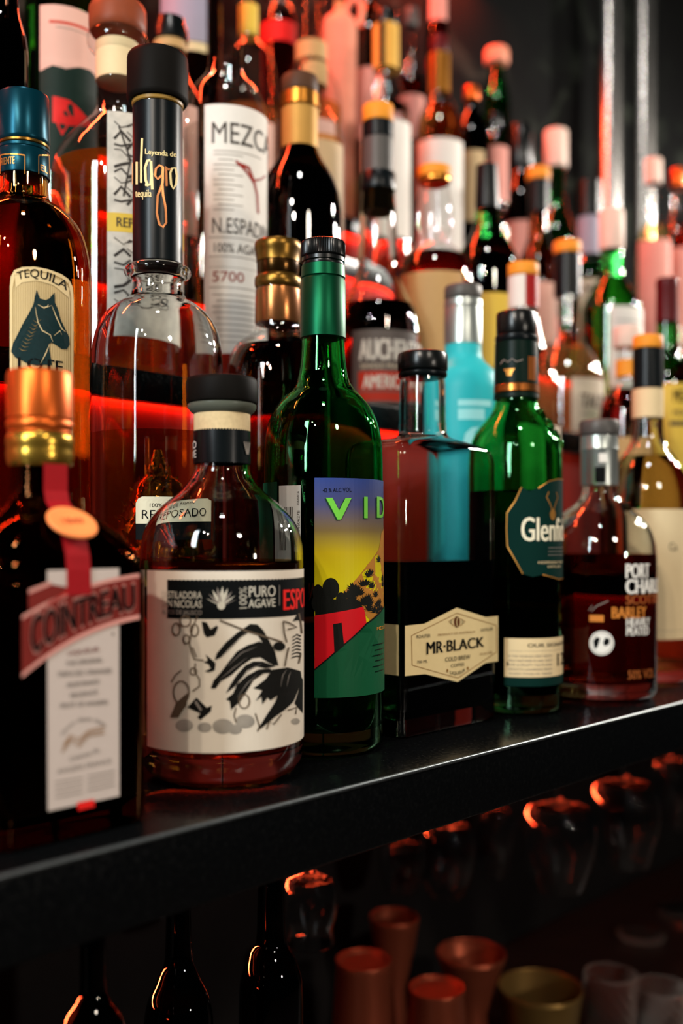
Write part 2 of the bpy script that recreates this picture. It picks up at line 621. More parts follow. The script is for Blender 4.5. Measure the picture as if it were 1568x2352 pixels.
class Decal:
    """one printed sheet: a base patch and the print on it, all in one mesh"""
    def __init__(self, surf, gap=0.0003, maxlen=0.004):
        self.s, self.gap, self.maxlen = surf, gap, maxlen
        self.V, self.Fc, self.M, self.mats, self.UV = [], [], [], [], []
        self.layer = 0

    def mi(self, m):
        if m not in self.mats:
            self.mats.append(m)
        return self.mats.index(m)

    def add(self, verts, faces, mat, layer):
        bm = bmesh.new()
        vs = [bm.verts.new((u, v, 0)) for u, v in verts]
        for f in faces:
            try:
                bm.faces.new([vs[i] for i in f])
            except ValueError:
                pass
        if isinstance(self.s, Cyl):
            for _ in range(5):
                es = [e for e in bm.edges if abs(e.verts[0].co.x - e.verts[1].co.x) > self.maxlen]
                if not es:
                    break
                bmesh.ops.subdivide_edges(bm, edges=es, cuts=1)
            bmesh.ops.triangulate(bm, faces=[f for f in bm.faces if len(f.verts) > 4])
        bm.verts.ensure_lookup_table()
        for i, v in enumerate(bm.verts):
            v.index = i
        base = len(self.V)
        us = [v.co.x for v in bm.verts] or [0]
        ws = [v.co.y for v in bm.verts] or [0]
        u0, u1, w0, w1 = min(us), max(us), min(ws), max(ws)
        for v in bm.verts:
            self.V.append(self.s.map(v.co.x, v.co.y, self.gap + layer * 0.00013))
            self.UV.append(((v.co.x - u0) / max(1e-6, u1 - u0), (v.co.y - w0) / max(1e-6, w1 - w0)))
        k = self.mi(mat)
        for f in bm.faces:
            a, b, c = (self.V[base + f.verts[i].index] for i in range(3))
            idx = [base + v.index for v in f.verts]
            self.Fc.append(tuple(idx))
            self.M.append(k)
        bm.free()

    def rect(self, u0, u1, v0, v1, mat, layer=0, nu=None):
        nu = nu or max(1, int(abs(u1 - u0) / 0.003))
        verts, faces = [], []
        for i in range(nu + 1):
            u = u0 + (u1 - u0) * i / nu
            verts += [(u, v0), (u, v1)]
        for i in range(nu):
            faces.append((2 * i, 2 * i + 2, 2 * i + 3, 2 * i + 1))
        self.add(verts, faces, mat, layer)

    def rect_px(self, x0, x1, y0, y1, mat, layer=0):
        xm = (x0 + x1) / 2
        u0, _ = self.s.inv(x0, y0)
        u1, _ = self.s.inv(x1, y0)
        _, v1 = self.s.inv(xm, y0)
        _, v0 = self.s.inv(xm, y1)
        self.rect(u0, u1, v0, v1, mat, layer)

    def poly(self, pts, mat, layer=1, px=True):
        q = [self.s.inv(*p) for p in pts] if px else pts
        tris = tessellate_polygon([[Vector((a, b, 0)) for a, b in q]])
        self.add(q, [tuple(t) for t in tris], mat, layer)

    def stroke(self, pts, w, mat, layer=2, taper=False, px=True, closed=False):
        """a pen stroke through points"""
        n = len(pts)
        L, R = [], []
        for i in range(n):
            a = pts[i - 1] if (i > 0 or closed) else pts[i]
            b = pts[(i + 1) % n] if (i < n - 1 or closed) else pts[i]
            dx, dy = b[0] - a[0], b[1] - a[1]
            l = sqrt(dx * dx + dy * dy) or 1
            t = i / max(1, n - 1)
            ww = w * (sin(pi * min(1, max(0.04, t))) * 0.9 + 0.1 if taper else 1) / 2
            L.append((pts[i][0] - dy / l * ww, pts[i][1] + dx / l * ww))
            R.append((pts[i][0] + dy / l * ww, pts[i][1] - dx / l * ww))
        V = [self.s.inv(*p) for p in L + R] if px else L + R
        fs = [(i, (i + 1) % n, n + (i + 1) % n, n + i) for i in range(n if closed else n - 1)]
        self.add(V, fs, mat, layer)

    def disc(self, x, y, rx, ry, mat, layer=1, n=20, px=True):
        self.poly([(x + rx * cos(2 * pi * i / n), y + ry * sin(2 * pi * i / n)) for i in range(n)], mat, layer, px)

    def text(self, body, bot, top, mat, layer=2, bold=0.0, px=True, outline=False):
        """lettering whose baseline follows bot and whose cap line follows top"""
        vs, fs, asp = glyphs(body, 0.0)
        sh = ((0, 0),) if bold < 0.005 else ((-bold, 0), (0, 0), (bold, 0))
        if outline:
            sh = [(bold * cos(q * pi / 4), bold * sin(q * pi / 4)) for q in range(8)]
        for da, db in sh:
            out = []
            for a, b in vs:
                a, b = a + da / asp, b + db
                p, q = curve_pt(bot, a), curve_pt(top, a)
                r = (p[0] + (q[0] - p[0]) * b, p[1] + (q[1] - p[1]) * b)
                out.append(self.s.inv(*r) if px else r)
            self.add(out, fs, mat, layer)

    def line_text(self, body, x0, x1, yb, yt, mat, layer=2, bold=0.0, slope=0.0):
        d = slope * (x1 - x0)
        self.text(body, [(x0, yb), (x1, yb + d)], [(x0, yt), (x1, yt + d)], mat, layer, bold)

    def uv_text(self, body, u0, u1, v0, v1, mat, layer=2, bold=0.0):
        self.text(body, [(u0, v0), (u1, v0)], [(u0, v1), (u1, v1)], mat, layer, bold, px=False)

    def build(self, name, parent, label=None):
        o = obj_from(name, self.V, self.Fc, self.mats, parent, self.M, self.UV, smooth=False, fix=False)
        if label:
            o['label'] = label
        return o


# ------------------------------------------------------------------ bottles
class Bottle:
    def __init__(self, name, label, cat, x, row=None, p=None, z0=None, group=None, seg=56, D=None):
        p = ROWP[row] if p is None else p
        self.z0 = ROWZ[row] if z0 is None else z0
        self.D = dep(x, p) if D is None else D
        self.x = x
        self.k = (x - CX) / F
        self.cx, self.cy = self.k * self.D, self.D
        self.seg = seg
        self.cos = 1 / sqrt(1 + self.k * self.k)
        self.root = thing(name, label, cat, (self.cx, self.cy, self.z0 + 0.0004), group)
        self.outer = None

    def r(self, hw):
        return hw / F * self.D * self.cos

    def z(self, y):
        return H - (y - Y0) / F * self.D

    def radius_at(self, y):
        zz = self.z(y)
        o = self.outer
        if zz <= o[-1][0]:
            return o[-1][1]
        for a, b in zip(o, o[1:]):
            if a[0] >= zz >= b[0]:
                t = (a[0] - zz) / max(1e-9, a[0] - b[0])
                return a[1] + (b[1] - a[1]) * t
        return o[0][1]

    def rings(self, prof, shift=0.0):
        return [circ(self.cx, self.cy, max(0.0004, r + shift), z, self.seg) for z, r in prof]

    def body(self, mat, prof, wall=0.0026, floor=0.009, thick=True, name='glass_body', base_round=0.006, tri=0.0, tri0=0.0):
        """prof: (row, half-width) from the mouth down, straight from the last one to the foot"""
        z0 = self.z0 + 0.0004
        pts = [(self.z(y), self.r(hw)) for y, hw in prof]
        pts = [q for q in pts if q[0] > z0 + base_round + 0.004]
        rb = pts[-1][1]
        pts.append((z0 + base_round, rb))
        o = pchip(pts, 5)
        self.outer = o
        self.tri, self.tri0 = tri, tri0
        self.wall, self.floor = wall, floor
        br = base_round
        foot = [(z0 + br * (1 - sin(a)), rb - br * (1 - cos(a))) for a in (pi / 8, pi / 4, 3 * pi / 8, pi / 2)]
        if thick:
            under = [(z0 + 0.0015, (rb - br) * 0.8), (z0 + 0.004, (rb - br) * 0.4), (z0 + 0.005, 0.0004)]
            fl = z0 + floor
            rin = rb - wall
            inner = [(fl + 0.002, 0.0004), (fl + 0.001, rin * 0.5), (fl, rin * 0.82), (fl + 0.0015, rin * 0.95), (fl + 0.005, rin)]
            up = [(z, max(0.002, r - wall)) for z, r in reversed(o) if z > fl + 0.008]
            prof_all = o + foot + under + inner + up
            V, Fc = ring_surface(self.shape(prof_all), closed_loop=True)
        else:
            V, Fc = ring_surface(self.shape(o + foot), cap_top=False)
        self.mat = mat
        return obj_from(name, V, Fc, mat, self.root)

    def shape(self, prof):
        out = []
        rmax = max(r for z, r in prof)
        for z, r in prof:
            t = self.tri * max(0.0, min(1.0, (r / rmax - 0.45) / 0.45))
            ring = []
            for j in range(self.seg):
                th = 2 * pi * j / self.seg
                rr = max(0.0004, r) * (1 + t * cos(3 * (th - self.tri0)))
                ring.append((self.cx + rr * sin(th), self.cy - rr * cos(th), z))
            out.append(ring)
        return out

    def liquid(self, mat, level, name='liquid', over=0.0002, thick=True):
        z0 = self.z0 + 0.0004
        zl = self.z(level)
        w = self.wall - over if thick else 0.0016
        fl = z0 + (self.floor if thick else 0.004)
        rl = self.radius_at(level) - w
        rb = self.outer[-1][1] - w
        pr = [(zl, max(0.001, rl - 0.004)), (zl, rl)]
        pr += [(z, max(0.001, r - w)) for z, r in self.outer if fl + 0.005 < z < zl - 0.0005]
        pr += [(fl + 0.005, rb), (fl + 0.0014, rb * 0.95), (fl - 0.0001, rb * 0.82), (fl + 0.0009, rb * 0.5), (fl + 0.0019, 0.0004)]
        V, Fc = ring_surface(self.shape(pr))
        return obj_from(name, V, Fc, mat, self.root)

    def lathe(self, name, mat, pts, seg=None, rib=0.0, parent=None, hollow=None, label=None, curve=False):
        """a turned part given as (row, half-width); bevelled by the points themselves"""
        pr = [(self.z(y), self.r(hw)) for y, hw in pts]
        if curve:
            pr = pchip(pr, 4)
        seg = seg or self.seg
        V, Fc = ring_surface([circ(self.cx, self.cy, r, z, seg, rib if 0 < i < len(pr) - 1 else 0) for i, (z, r) in enumerate(pr)])
        o = obj_from(name, V, Fc, mat, self.root)
        if label:
            o['label'] = label
        return o

    def cap(self, name, mat, y0, y1, hw, bev=4, rib=0.0, seg=None, top=None, label=None):
        t = hw if top is None else top
        return self.lathe(name, mat, [(y0, t - bev), (y0 + bev * .3, t - bev * .3), (y0 + bev, t), (y1 - bev * .6, hw), (y1 - bev * .2, hw - bev * .2), (y1, hw - bev * .6)], seg, rib, label=label)

    def sleeve(self, name, mat, y0, y1, hw0, hw1=None, label=None):
        """foil or paper wrapped round the neck"""
        hw1 = hw0 if hw1 is None else hw1
        return self.lathe(name, mat, [(y0, hw0 - 2), (y0 + 1, hw0), (y1 - 1, hw1), (y1, hw1 - 2)], label=label)

    def surf(self, y, extra=0.0):  # extra: over what is already wrapped round the glass
        return Cyl(self.cx, self.cy, self.radius_at(y) + extra)

    def end(self):
        done(self.root)


# ------------------------------------------------------------------ the setting
def lacquer():
    m, nt, out = new_mat('black_lacquer')
    b = nt.nodes.new('ShaderNodeBsdfPrincipled')
    tc = nt.nodes.new('ShaderNodeTexCoord')
    n1 = nt.nodes.new('ShaderNodeTexNoise')
    n1.inputs['Scale'].default_value = 420
    n1.inputs['Detail'].default_value = 6
    nt.links.new(tc.outputs['Object'], n1.inputs['Vector'])
    mr = nt.nodes.new('ShaderNodeMapRange')
    mr.inputs[1].default_value, mr.inputs[2].default_value = 0.35, 0.7
    mr.inputs[3].default_value, mr.inputs[4].default_value = 0.12, 0.30
    b.inputs['Specular IOR Level'].default_value = 0.3
    nt.links.new(n1.outputs['Fac'], mr.inputs[0])
    nt.links.new(mr.outputs[0], b.inputs['Roughness'])
    bp = nt.nodes.new('ShaderNodeBump')
    bp.inputs['Strength'].default_value = 0.08
    bp.inputs['Distance'].default_value = 0.0004
    nt.links.new(n1.outputs['Fac'], bp.inputs['Height'])
    nt.links.new(bp.outputs[0], b.inputs['Normal'])
    b.inputs['Base Color'].default_value = (0.0018, 0.0020, 0.0022, 1)
    nt.links.new(b.outputs[0], out.inputs[0])
    return m


LACQUER = lacquer()


def floral_wall():
    """dark wallpaper with grey-green leaves"""
    m, nt, out = new_mat('dark_leafy_wallpaper')
    b = nt.nodes.new('ShaderNodeBsdfPrincipled')
    tc = nt.nodes.new('ShaderNodeTexCoord')
    w = nt.nodes.new('ShaderNodeTexNoise')
    w.inputs['Scale'].default_value = 7
    w.inputs['Detail'].default_value = 3
    w.inputs['Distortion'].default_value = 1.2
    nt.links.new(tc.outputs['Object'], w.inputs['Vector'])
    r = nt.nodes.new('ShaderNodeValToRGB')
    e = r.color_ramp.elements
    e[0].position, e[0].color = 0.46, (0.0005, 0.0005, 0.0005, 1)
    e[1].position, e[1].color = 0.68, (0.017, 0.020, 0.015, 1)
    k = e.new(0.56)
    k.color = (0.0015, 0.002, 0.0014, 1)
    nt.links.new(w.outputs['Fac'], r.inputs[0])
    nt.links.new(r.outputs[0], b.inputs['Base Color'])
    b.inputs['Roughness'].default_value = 0.8
    b.inputs['Specular IOR Level'].default_value = 0.05
    nt.links.new(b.outputs[0], out.inputs[0])
    return m


DARKP = solid('dark_panel', (0.012, 0.011, 0.011, 1), 0.5, var=0.3, scale=20)
RISER = solid('riser_board', (0.27, 0.015, 0.008, 1), 0.5, var=0.15, scale=30)  # red glow of the strips is put into the board colour
EDGE_GLINT = solid('worn_edge_glint', (0.13, 0.145, 0.15, 1), 0.34, metal=0.9, var=0.5, scale=500)
STEEL = solid('polished_steel', (0.55, 0.53, 0.50, 1), 0.27, metal=1.0, var=0.1, scale=40)

structure(shelf_box('wall_back', -1.3, 3.0, WALLP, WALLP + 0.02, -1.0, 2.4, floral_wall()))
structure(shelf_box('wall_lower_back', -1.3, 3.0, 0.46, 0.48, -0.9, -0.04, DARKP))
structure(shelf_box('floor', -1.6, 3.2, -2.6, 0.70, -1.02, -1.0, solid('dark_floor', (0.02, 0.018, 0.017, 1), 0.4, var=0.3, scale=9)))

sh = shelf_box('bar_shelf', -1.2, 2.6, 0.0, WALLP - 0.002, -0.0375, 0.0, LACQUER, bevel=0.0022)
rod('added_glint_rod', SP(-1.2, 0.0006, -0.0008), SP(2.6, 0.0006, -0.0008), 0.0013, EDGE_GLINT, None).parent = sh  # metal rod added to draw the highlight along the worn lacquer edge
tag(sh, 'long glossy black shelf board carrying all the bottles', 'shelf')

st = thing('stepped_display', 'stepped bottle riser behind the front row, lit red from its steps', 'bottle riser', SP(0, RISE[2], 0.0005))
for k in range(2, 7):
    shelf_box('tread', -1.1, 2.5, RISE[k] - 0.004, RISE[k + 1] - 0.0005 if k < 6 else WALLP - 0.006, ROWZ[k] - TREAD, ROWZ[k], LACQUER, st, 0.001)
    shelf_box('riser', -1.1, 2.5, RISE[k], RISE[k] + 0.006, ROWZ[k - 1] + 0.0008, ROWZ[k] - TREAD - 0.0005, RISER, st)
done(st)

for xx, lb in ((1397, 'polished steel post by the leafy wall, nearer of the two'),
               (1476, 'polished steel post standing farther along, right of its twin')):
    p = 0.655
    D = dep(xx, p)
    c = ((xx - CX) / F * D, D)
    t = thing('shelf_post', lb, 'post', (c[0], c[1], ROWZ[6] + 0.0005), 'steel posts behind the bottles')
    V, Fc = ring_surface([circ(c[0], c[1], 0.024, z, 40) for z in (ROWZ[6] + 0.006, 0.9, 1.2, 1.6, 2.3)])
    obj_from('tube', V, Fc, STEEL, t)
    V, Fc = ring_surface([circ(c[0], c[1], r, z, 40) for r, z in ((0.028, ROWZ[6] + 0.0055), (0.028, ROWZ[6] + 0.003), (0.026, ROWZ[6] + 0.0005))])
    obj_from('collar', V, Fc, STEEL, t)
    done(t)


# ------------------------------------------------------------------ box-shaped bottles
def loft_bottle(root, cx, cy_, lev, mat, wall, floor, z0, name='glass_body', seg=64, foot=0.003):
    lv = lev + [(z0 + foot, lev[-1][1], lev[-1][2], lev[-1][3])]
    o = [rrect(cx, cy_, a, b, c, z, seg, S, N) for z, a, b, c in lv]
    lo = lv[-1]
    f = [rrect(cx, cy_, lo[1] - foot * 0.3, lo[2] - foot * 0.3, lo[3], z0 + foot * 0.3, seg, S, N),
         rrect(cx, cy_, lo[1] - foot, lo[2] - foot, lo[3], z0, seg, S, N),
         rrect(cx, cy_, 0.002, 0.002, 0.0019, z0 + 0.003, seg, S, N)]
    zi = z0 + floor
    i0 = [rrect(cx, cy_, 0.002, 0.002, 0.0019, zi + 0.001, seg, S, N),
          rrect(cx, cy_, lo[1] - wall - 0.006, lo[2] - wall - 0.006, lo[3], zi, seg, S, N),
          rrect(cx, cy_, lo[1] - wall, lo[2] - wall, max(0.002, lo[3] - wall * .5), zi + 0.005, seg, S, N)]
    up = [rrect(cx, cy_, a - wall, b - wall, max(0.002, c - wall * .5) if c < min(a, b) * .99 else c - wall, z, seg, S, N)
          for z, a, b, c in reversed(lev) if z > zi + 0.008]
    V, Fc = ring_surface(o + f + i0 + up, closed_loop=True)
    return obj_from(name, V, Fc, mat, root, angle=40)


def loft_liquid(root, cx, cy_, lev, mat, wall, floor, z0, zl, seg=64):
    w = wall - 0.0002
    L = [(z, a - w, b - w, max(0.002, c - wall * .5) if c < min(a, b) * .99 else c - w) for z, a, b, c in lev if z < zl]
    a, b, c = L[0][1:] if L else (lev[-1][1] - w, lev[-1][2] - w, max(0.002, lev[-1][3] - wall * .5))
    lo = (lev[-1][1] - w, lev[-1][2] - w, max(0.002, lev[-1][3] - wall * .5))
    rg = [rrect(cx, cy_, a, b, c, zl, seg, S, N)] + [rrect(cx, cy_, q[1], q[2], q[3], q[0], seg, S, N) for q in L if q[0] < zl - 0.001]
    rg += [rrect(cx, cy_, lo[0], lo[1], lo[2], z0 + floor + 0.005, seg, S, N),
           rrect(cx, cy_, lo[0] - 0.006, lo[1] - 0.006, lo[2], z0 + floor - 0.0001, seg, S, N)]
    V, Fc = ring_surface(rg)
    return obj_from('liquid', V, Fc, mat, root, angle=40)


# ================================================================== FRONT ROW
G1 = 'bottles in the front row'

# ---- orange liqueur in the square brown bottle
c = Vector((-0.138, 0.456, 0.0004))
t = thing('liqueur_bottle', 'square dark brown bottle with copper cap, white strip label and slanted red banner', 'bottle', c, G1)
hw, hd = 0.0395, 0.0330
lev = [(0.170, .0128, .0128, .0127), (0.152, .0132, .0132, .0131), (0.147, .0150, .0145, .0144), (0.1425, .0210, .0195, .018),
       (0.137, .0285, .0245, .018), (0.130, .0345, .0290, .017), (0.123, .0378, .0317, .015), (0.116, .0391, .0327, .013), (0.110, hw, hd, .012), (0.06, hw, hd, .012)]
lev = [q for q in pchip(lev, 4)]
BROWNG = glass('brown_bottle_glass', (0.34, 0.15, 0.06))
loft_bottle(t, c.x, c.y, lev, BROWNG, 0.003, 0.008, c.z)
loft_liquid(t, c.x, c.y, lev, solid('dark_liqueur', (0.008, 0.004, 0.003, 1), 0.2, var=0.3), 0.003, 0.008, c.z, 0.105)


class Ctr:      # a small stand-alone turning helper around a centre
    def __init__(self, root, cx, cy_, D, seg=56):
        self.root, self.cx, self.cy, self.D, self.seg = root, cx, cy_, D, seg
        k = cx / cy_
        self.cos = 1 / sqrt(1 + k * k)
    r, z, lathe, cap, sleeve = Bottle.r, Bottle.z, Bottle.lathe, Bottle.cap, Bottle.sleeve


q = Ctr(t, c.x, c.y, c.y)
q.lathe('cap', COPPER, [(854, 66), (856, 74), (864, 77.5), (955, 78), (963, 78), (966, 75), (970, 78), (982, 78.5), (987, 77), (991, 74), (996, 76)])
q.lathe('cap_ring', solid('brass_ring', '#b08a35', 0.25, metal=0.9, var=0.08), [(997, 74), (1000, 77), (1010, 79), (1025, 79), (1031, 77), (1040, 78.5), (1052, 78), (1060, 77), (1068, 75), (1073, 70)])
# red ribbon down the neck and over the shoulder, with an orange seal
path = [(.0139, .164), (.0139, .152), (.0153, .1472), (.0203, .1427), (.0253, .1373), (.0298, .1303), (.0325, .1233), (.0334, .117), (.0337, .106)]
V, Fc = [], []
for i, (d, z) in enumerate(path):
    for off in (0.0, 0.0004):
        for sgn in (-1, 1):
            V.append(c + N * (d + off) + S * (sgn * 0.0058) + Vector((0, 0, z - c.z)))
for i in range(len(path) - 1):
    a, b = 4 * i, 4 * i + 4
    Fc += [(a, a + 1, b + 1, b), (a + 2, b + 2, b + 3, a + 3), (a, b, b + 2, a + 2), (a + 1, a + 3, b + 3, b + 1)]
Fc += [(0, 2, 3, 1), (4 * (len(path) - 1), 4 * (len(path) - 1) + 1, 4 * (len(path) - 1) + 3, 4 * (len(path) - 1) + 2)]
RIB = solid('red_ribbon', '#8e0c14', 0.6, var=0.1, scale=400)
obj_from('ribbon', V, Fc, RIB, t, smooth=False)
sd = (N * 0.62 + Vector((0, 0, 0.78))).normalized()
sc = c + N * 0.0270 + Vector((0, 0, 0.1362 - c.z)) + sd * 0.0016
ua, ub = S, sd.cross(S).normalized()
rg = []
for rr, hgt in ((0.0112, -0.0006), (0.0116, 0.0002), (0.0112, 0.0009), (0.0095, 0.0010), (0.009, 0.0007), (0.0004, 0.0007)):
    rg.append([tuple(sc + ua * rr * cos(2 * pi * j / 32) + ub * rr * sin(2 * pi * j / 32) * 0.95 + sd * hgt) for j in range(32)])
V, Fc = ring_surface(rg)
seal = obj_from('seal', V, Fc, solid('orange_seal', '#e8864a', 0.5, var=0.08), t)


class Tilt:
    def __init__(self, C, ax, up, n):
        self.C, self.ax, self.up, self.n = C, ax, up, n

    def map(self, u, v, off=0):
        return self.C + self.ax * u + self.up * v + self.n * off


dc = Decal(Tilt(sc, ua, ub, sd), 0.0011)
dc.uv_text('1849', -0.0050, 0.0050, -0.0018, 0.0020, DREDI)
dc.build('seal_print', t).parent = seal
fs = Face(c + N * hd, S, N)
d = Decal(fs, 0.0004)
LBL = solid('liqueur_label_paper', '#beb0a8', 0.55, var=0.04, scale=200, spec=0.15)
BAN = solid('banner_red', '#70201a', 0.5, var=0.1)
BANP = solid('banner_edge_pink', '#c98a80', 0.5, var=0.05)
d.poly([(107, 1310), (272, 1305), (273, 1828), (109, 1863)], LBL, 0)
# banner with fold
d.poly([(64, 1354), (113, 1335), (118, 1342), (160, 1350), (110, 1390), (64, 1400)], BAN, 1)
d.poly([(64, 1354), (113, 1335), (116, 1343), (64, 1364)], BANP, 2)
d.poly([(105, 1385), (165, 1350), (164, 1358), (108, 1391)], REDI, 3)
top = [(48, 1414), (180, 1350), (318, 1317)]
bot = [(48, 1557), (180, 1468), (318, 1422)]
def along(cv, n=14, dy=0):
    return [(curve_pt(cv, i / n)[0], curve_pt(cv, i / n)[1] + dy) for i in range(n + 1)]
d.poly(along(top) + along(bot)[::-1], BAN, 2)
d.poly(along(top) + along(top, dy=9)[::-1], BANP, 3)
d.poly(along(bot, dy=-11) + along(bot)[::-1], BANP, 3)
d.text('COINTREAU', [(70, 1508), (185, 1440), (308, 1401)], [(68, 1416), (185, 1371), (306, 1339)], BANP, 3, 0.05, outline=True)
d.text('COINTREAU', [(71, 1504), (185, 1437), (307, 1398)], [(69, 1420), (185, 1374), (305, 1342)], INK, 4, 0.045)
for (s_, x0, x1, y, m) in (('LIQUEUR', 155, 226, 1497, DREDI), ('THE ORIGINAL', 150, 234, 1521, GREYI), ('TRIPLE SEC ORANGES', 130, 254, 1546, GREYI),
                           ('FROM FRANCE', 153, 226, 1571, GREYI), ('PRODUCE', 160, 222, 1595, GREYI), ('FRUIT OF ANGERS', 137, 246, 1618, GREYI)):
    d.text(s_, [(x0, y + 8), (x1, y - 1)], [(x0, y - 3), (x1, y - 12)], m, 2, 0.01)
d.text('liqueur depuis 1849', [(140, 1690), (187, 1655), (240, 1672)], [(140, 1680), (187, 1645), (240, 1662)], GREYI, 2)
for k in range(3):
    d.stroke([(140 + 3 * k, 1728 - 10 * k), (160, 1700 - 6 * k), (180, 1715 - 9 * k), (200, 1690 - 6 * k), (238, 1684 - 8 * k)], 2.4, GOLDI, 2)
d.text('Cointreau Fils', [(158, 1748), (226, 1727)], [(158, 1737), (226, 1716)], GREYI, 2)
d.text('ANGERS FRANCE', [(130, 1777), (254, 1751)], [(130, 1766), (254, 1741)], GREYI, 2)
for k in range(4):
    d.stroke([(124, 1796 + 12 * k), (188, 1785 + 11.4 * k)], 2.0, GREYI, 2)
    d.stroke([(198, 1782 + 11.4 * k), (262, 1769 + 11 * k)], 2.0, GREYI, 2)
d.disc(258, 1456, 3, 4, GREYI)
d.poly([(174, 1843), (214, 1835), (216, 1852), (178, 1861)], REDI, 2)
d.build('label', t)
done(t)

# ---- squat clear tequila bottle with the picture label
b = Bottle('tequila_bottle', 'round-shouldered clear bottle with wooden stopper and black-and-white skeleton picture label', 'bottle', 510, D=0.554, z0=0.0, group=G1, row=1, seg=80)
b.body(CLEAR, [(934, 64), (990, 63), (1060, 63), (1078, 64), (1100, 72), (1120, 88), (1140, 110), (1165, 140), (1190, 162), (1211, 174), (1235, 182), (1262, 186.5), (1300, 187.5)], 0.003, 0.016, base_round=0.014)
b.liquid(L_AMBER, 1286)
b.lathe('stopper_collar', solid('smoky_collar', '#4f5248', 0.3, var=0.1), [(928, 74), (931, 79), (938, 79), (946, 74), (952, 66)])
b.lathe('stopper', BLACKM, [(869, 70), (871, 78), (876, 81), (880, 82), (922, 82), (927, 80), (930, 74)])
b.lathe('cork_neck', solid('cork_in_neck', '#c4ad84', 0.7, var=0.2, scale=400), [(952, 63.5), (953, 65), (992, 65), (993, 63.5)])
# zigzag neck band
zz = 60
V, Fc = [], []
rn = b.r(65.6)
for j in range(zz * 2):
    th = 2 * pi * j / (zz * 2)
    for y in (990 + (3 if j % 2 else 0), 1068 - (3 if j % 2 else 0)):
        V.append((b.cx + rn * sin(th), b.cy - rn * cos(th), b.z(y)))
m2 = zz * 2
for j in range(m2):
    k = (j + 1) % m2
    Fc.append((2 * j, 2 * k, 2 * k + 1, 2 * j + 1))
band = obj_from('neck_band', V, Fc, BLACKF, b.root)
d = Decal(Cyl(b.cx, b.cy, rn), 0.0002)
u1, v1 = d.s.inv(452, 1015)
d.uv_text('PURO', u1 - 0.017, u1, b.z(1033), b.z(1016), WHITEI)
d.uv_text('AGAVE', u1 - 0.018, u1, b.z(1054), b.z(1037), WHITEI)
d.build('neck_lettering', b.root).parent = band
d = Decal(Cyl(b.cx, b.cy, rn), 0.0002)
u2, _ = d.s.inv(567, 1030)
for a in (-0.003, -0.0015, 0, 0.0015, 0.003):
    d.stroke([(u2 + a * .3, b.z(1046)), (u2 + a * 1.1, b.z(1018))], 0.0008, GREYI, px=False)
d.build('neck_emblem', b.root).parent = band
# main label
d = Decal(b.surf(1450), 0.0003)
ul, _ = d.s.inv(385, 1400)
R0 = d.s.R
PICT = solid('picture_label_paper', '#cbbfae', 0.6, var=0.05, scale=120, spec=0.25)
d.rect(-R0 * 0.93, R0 * 1.75, b.z(1690), b.z(1306), PICT, 0)
zt, zb = b.z(1326), b.z(1407)
n = 90
us = [ul + (R0 * 1.7 - ul) * i / n for i in range(n + 1)]
ptsT = [(u, zt + (0.0005 if i % 2 else 0)) for i, u in enumerate(us)]
d.poly(ptsT + [(us[-1], zb), (us[0], zb)], INK, 1, px=False)
WG = solid('warm_white_ink', '#b9b2a2', 0.5, var=0.05)
ua_, _ = d.s.inv(464, 1360)
d.uv_text('DESTILADORA', ua_ - 0.0235, ua_, b.z(1364), b.z(1349.5), WG)
d.uv_text('SAN NICOLAS', ua_ - 0.0235, ua_, b.z(1383), b.z(1368), WG)
d.uv_text('ALTOS DE JALISCO', ua_ - 0.0235, ua_, b.z(1398), b.z(1389), GREYI)
for a in (-62, -45, -28, -12, 4, 20, 36, 52, 66):
    an = radians(a)
    x0, y0, l = 508, 1392, 46 - abs(a) * .12
    d.poly([(x0 + 8 * sin(an) - 4 * cos(an), y0 - 8 * cos(an)), (x0 + (l * .6) * sin(an) - 5 * cos(an), y0 - l * .6 * cos(an)),
            (x0 + l * sin(an), y0 - l * cos(an)), (x0 + (l * .6) * sin(an) + 4 * cos(an), y0 - l * .6 * cos(an)), (x0 + 8 * sin(an) + 4 * cos(an), y0 - 8 * cos(an))], WG if a % 3 else GREYI, 2 + (abs(a) % 2))
d.disc(508, 1391, 9, 9, WG, 3)
d.text('100%', [(566, 1397), (566, 1348)], [(549, 1398), (549, 1349)], WG, 2, 0.01)
d.text('PURO', [(571, 1371), (631, 1369)], [(571, 1347), (631, 1345)], WG, 2, 0.02)
d.text('AGAVE', [(570, 1396), (631, 1393)], [(570, 1377), (631, 1374)], WG, 2, 0.02)
d.stroke([(640, 1344), (640, 1390)], 1.5, GREYI)
ue, _ = d.s.inv(650, 1365)
d.uv_text('ESPOLON', ue, ue + 0.052, b.z(1393), b.z(1349), REDI, 2, 0.05)
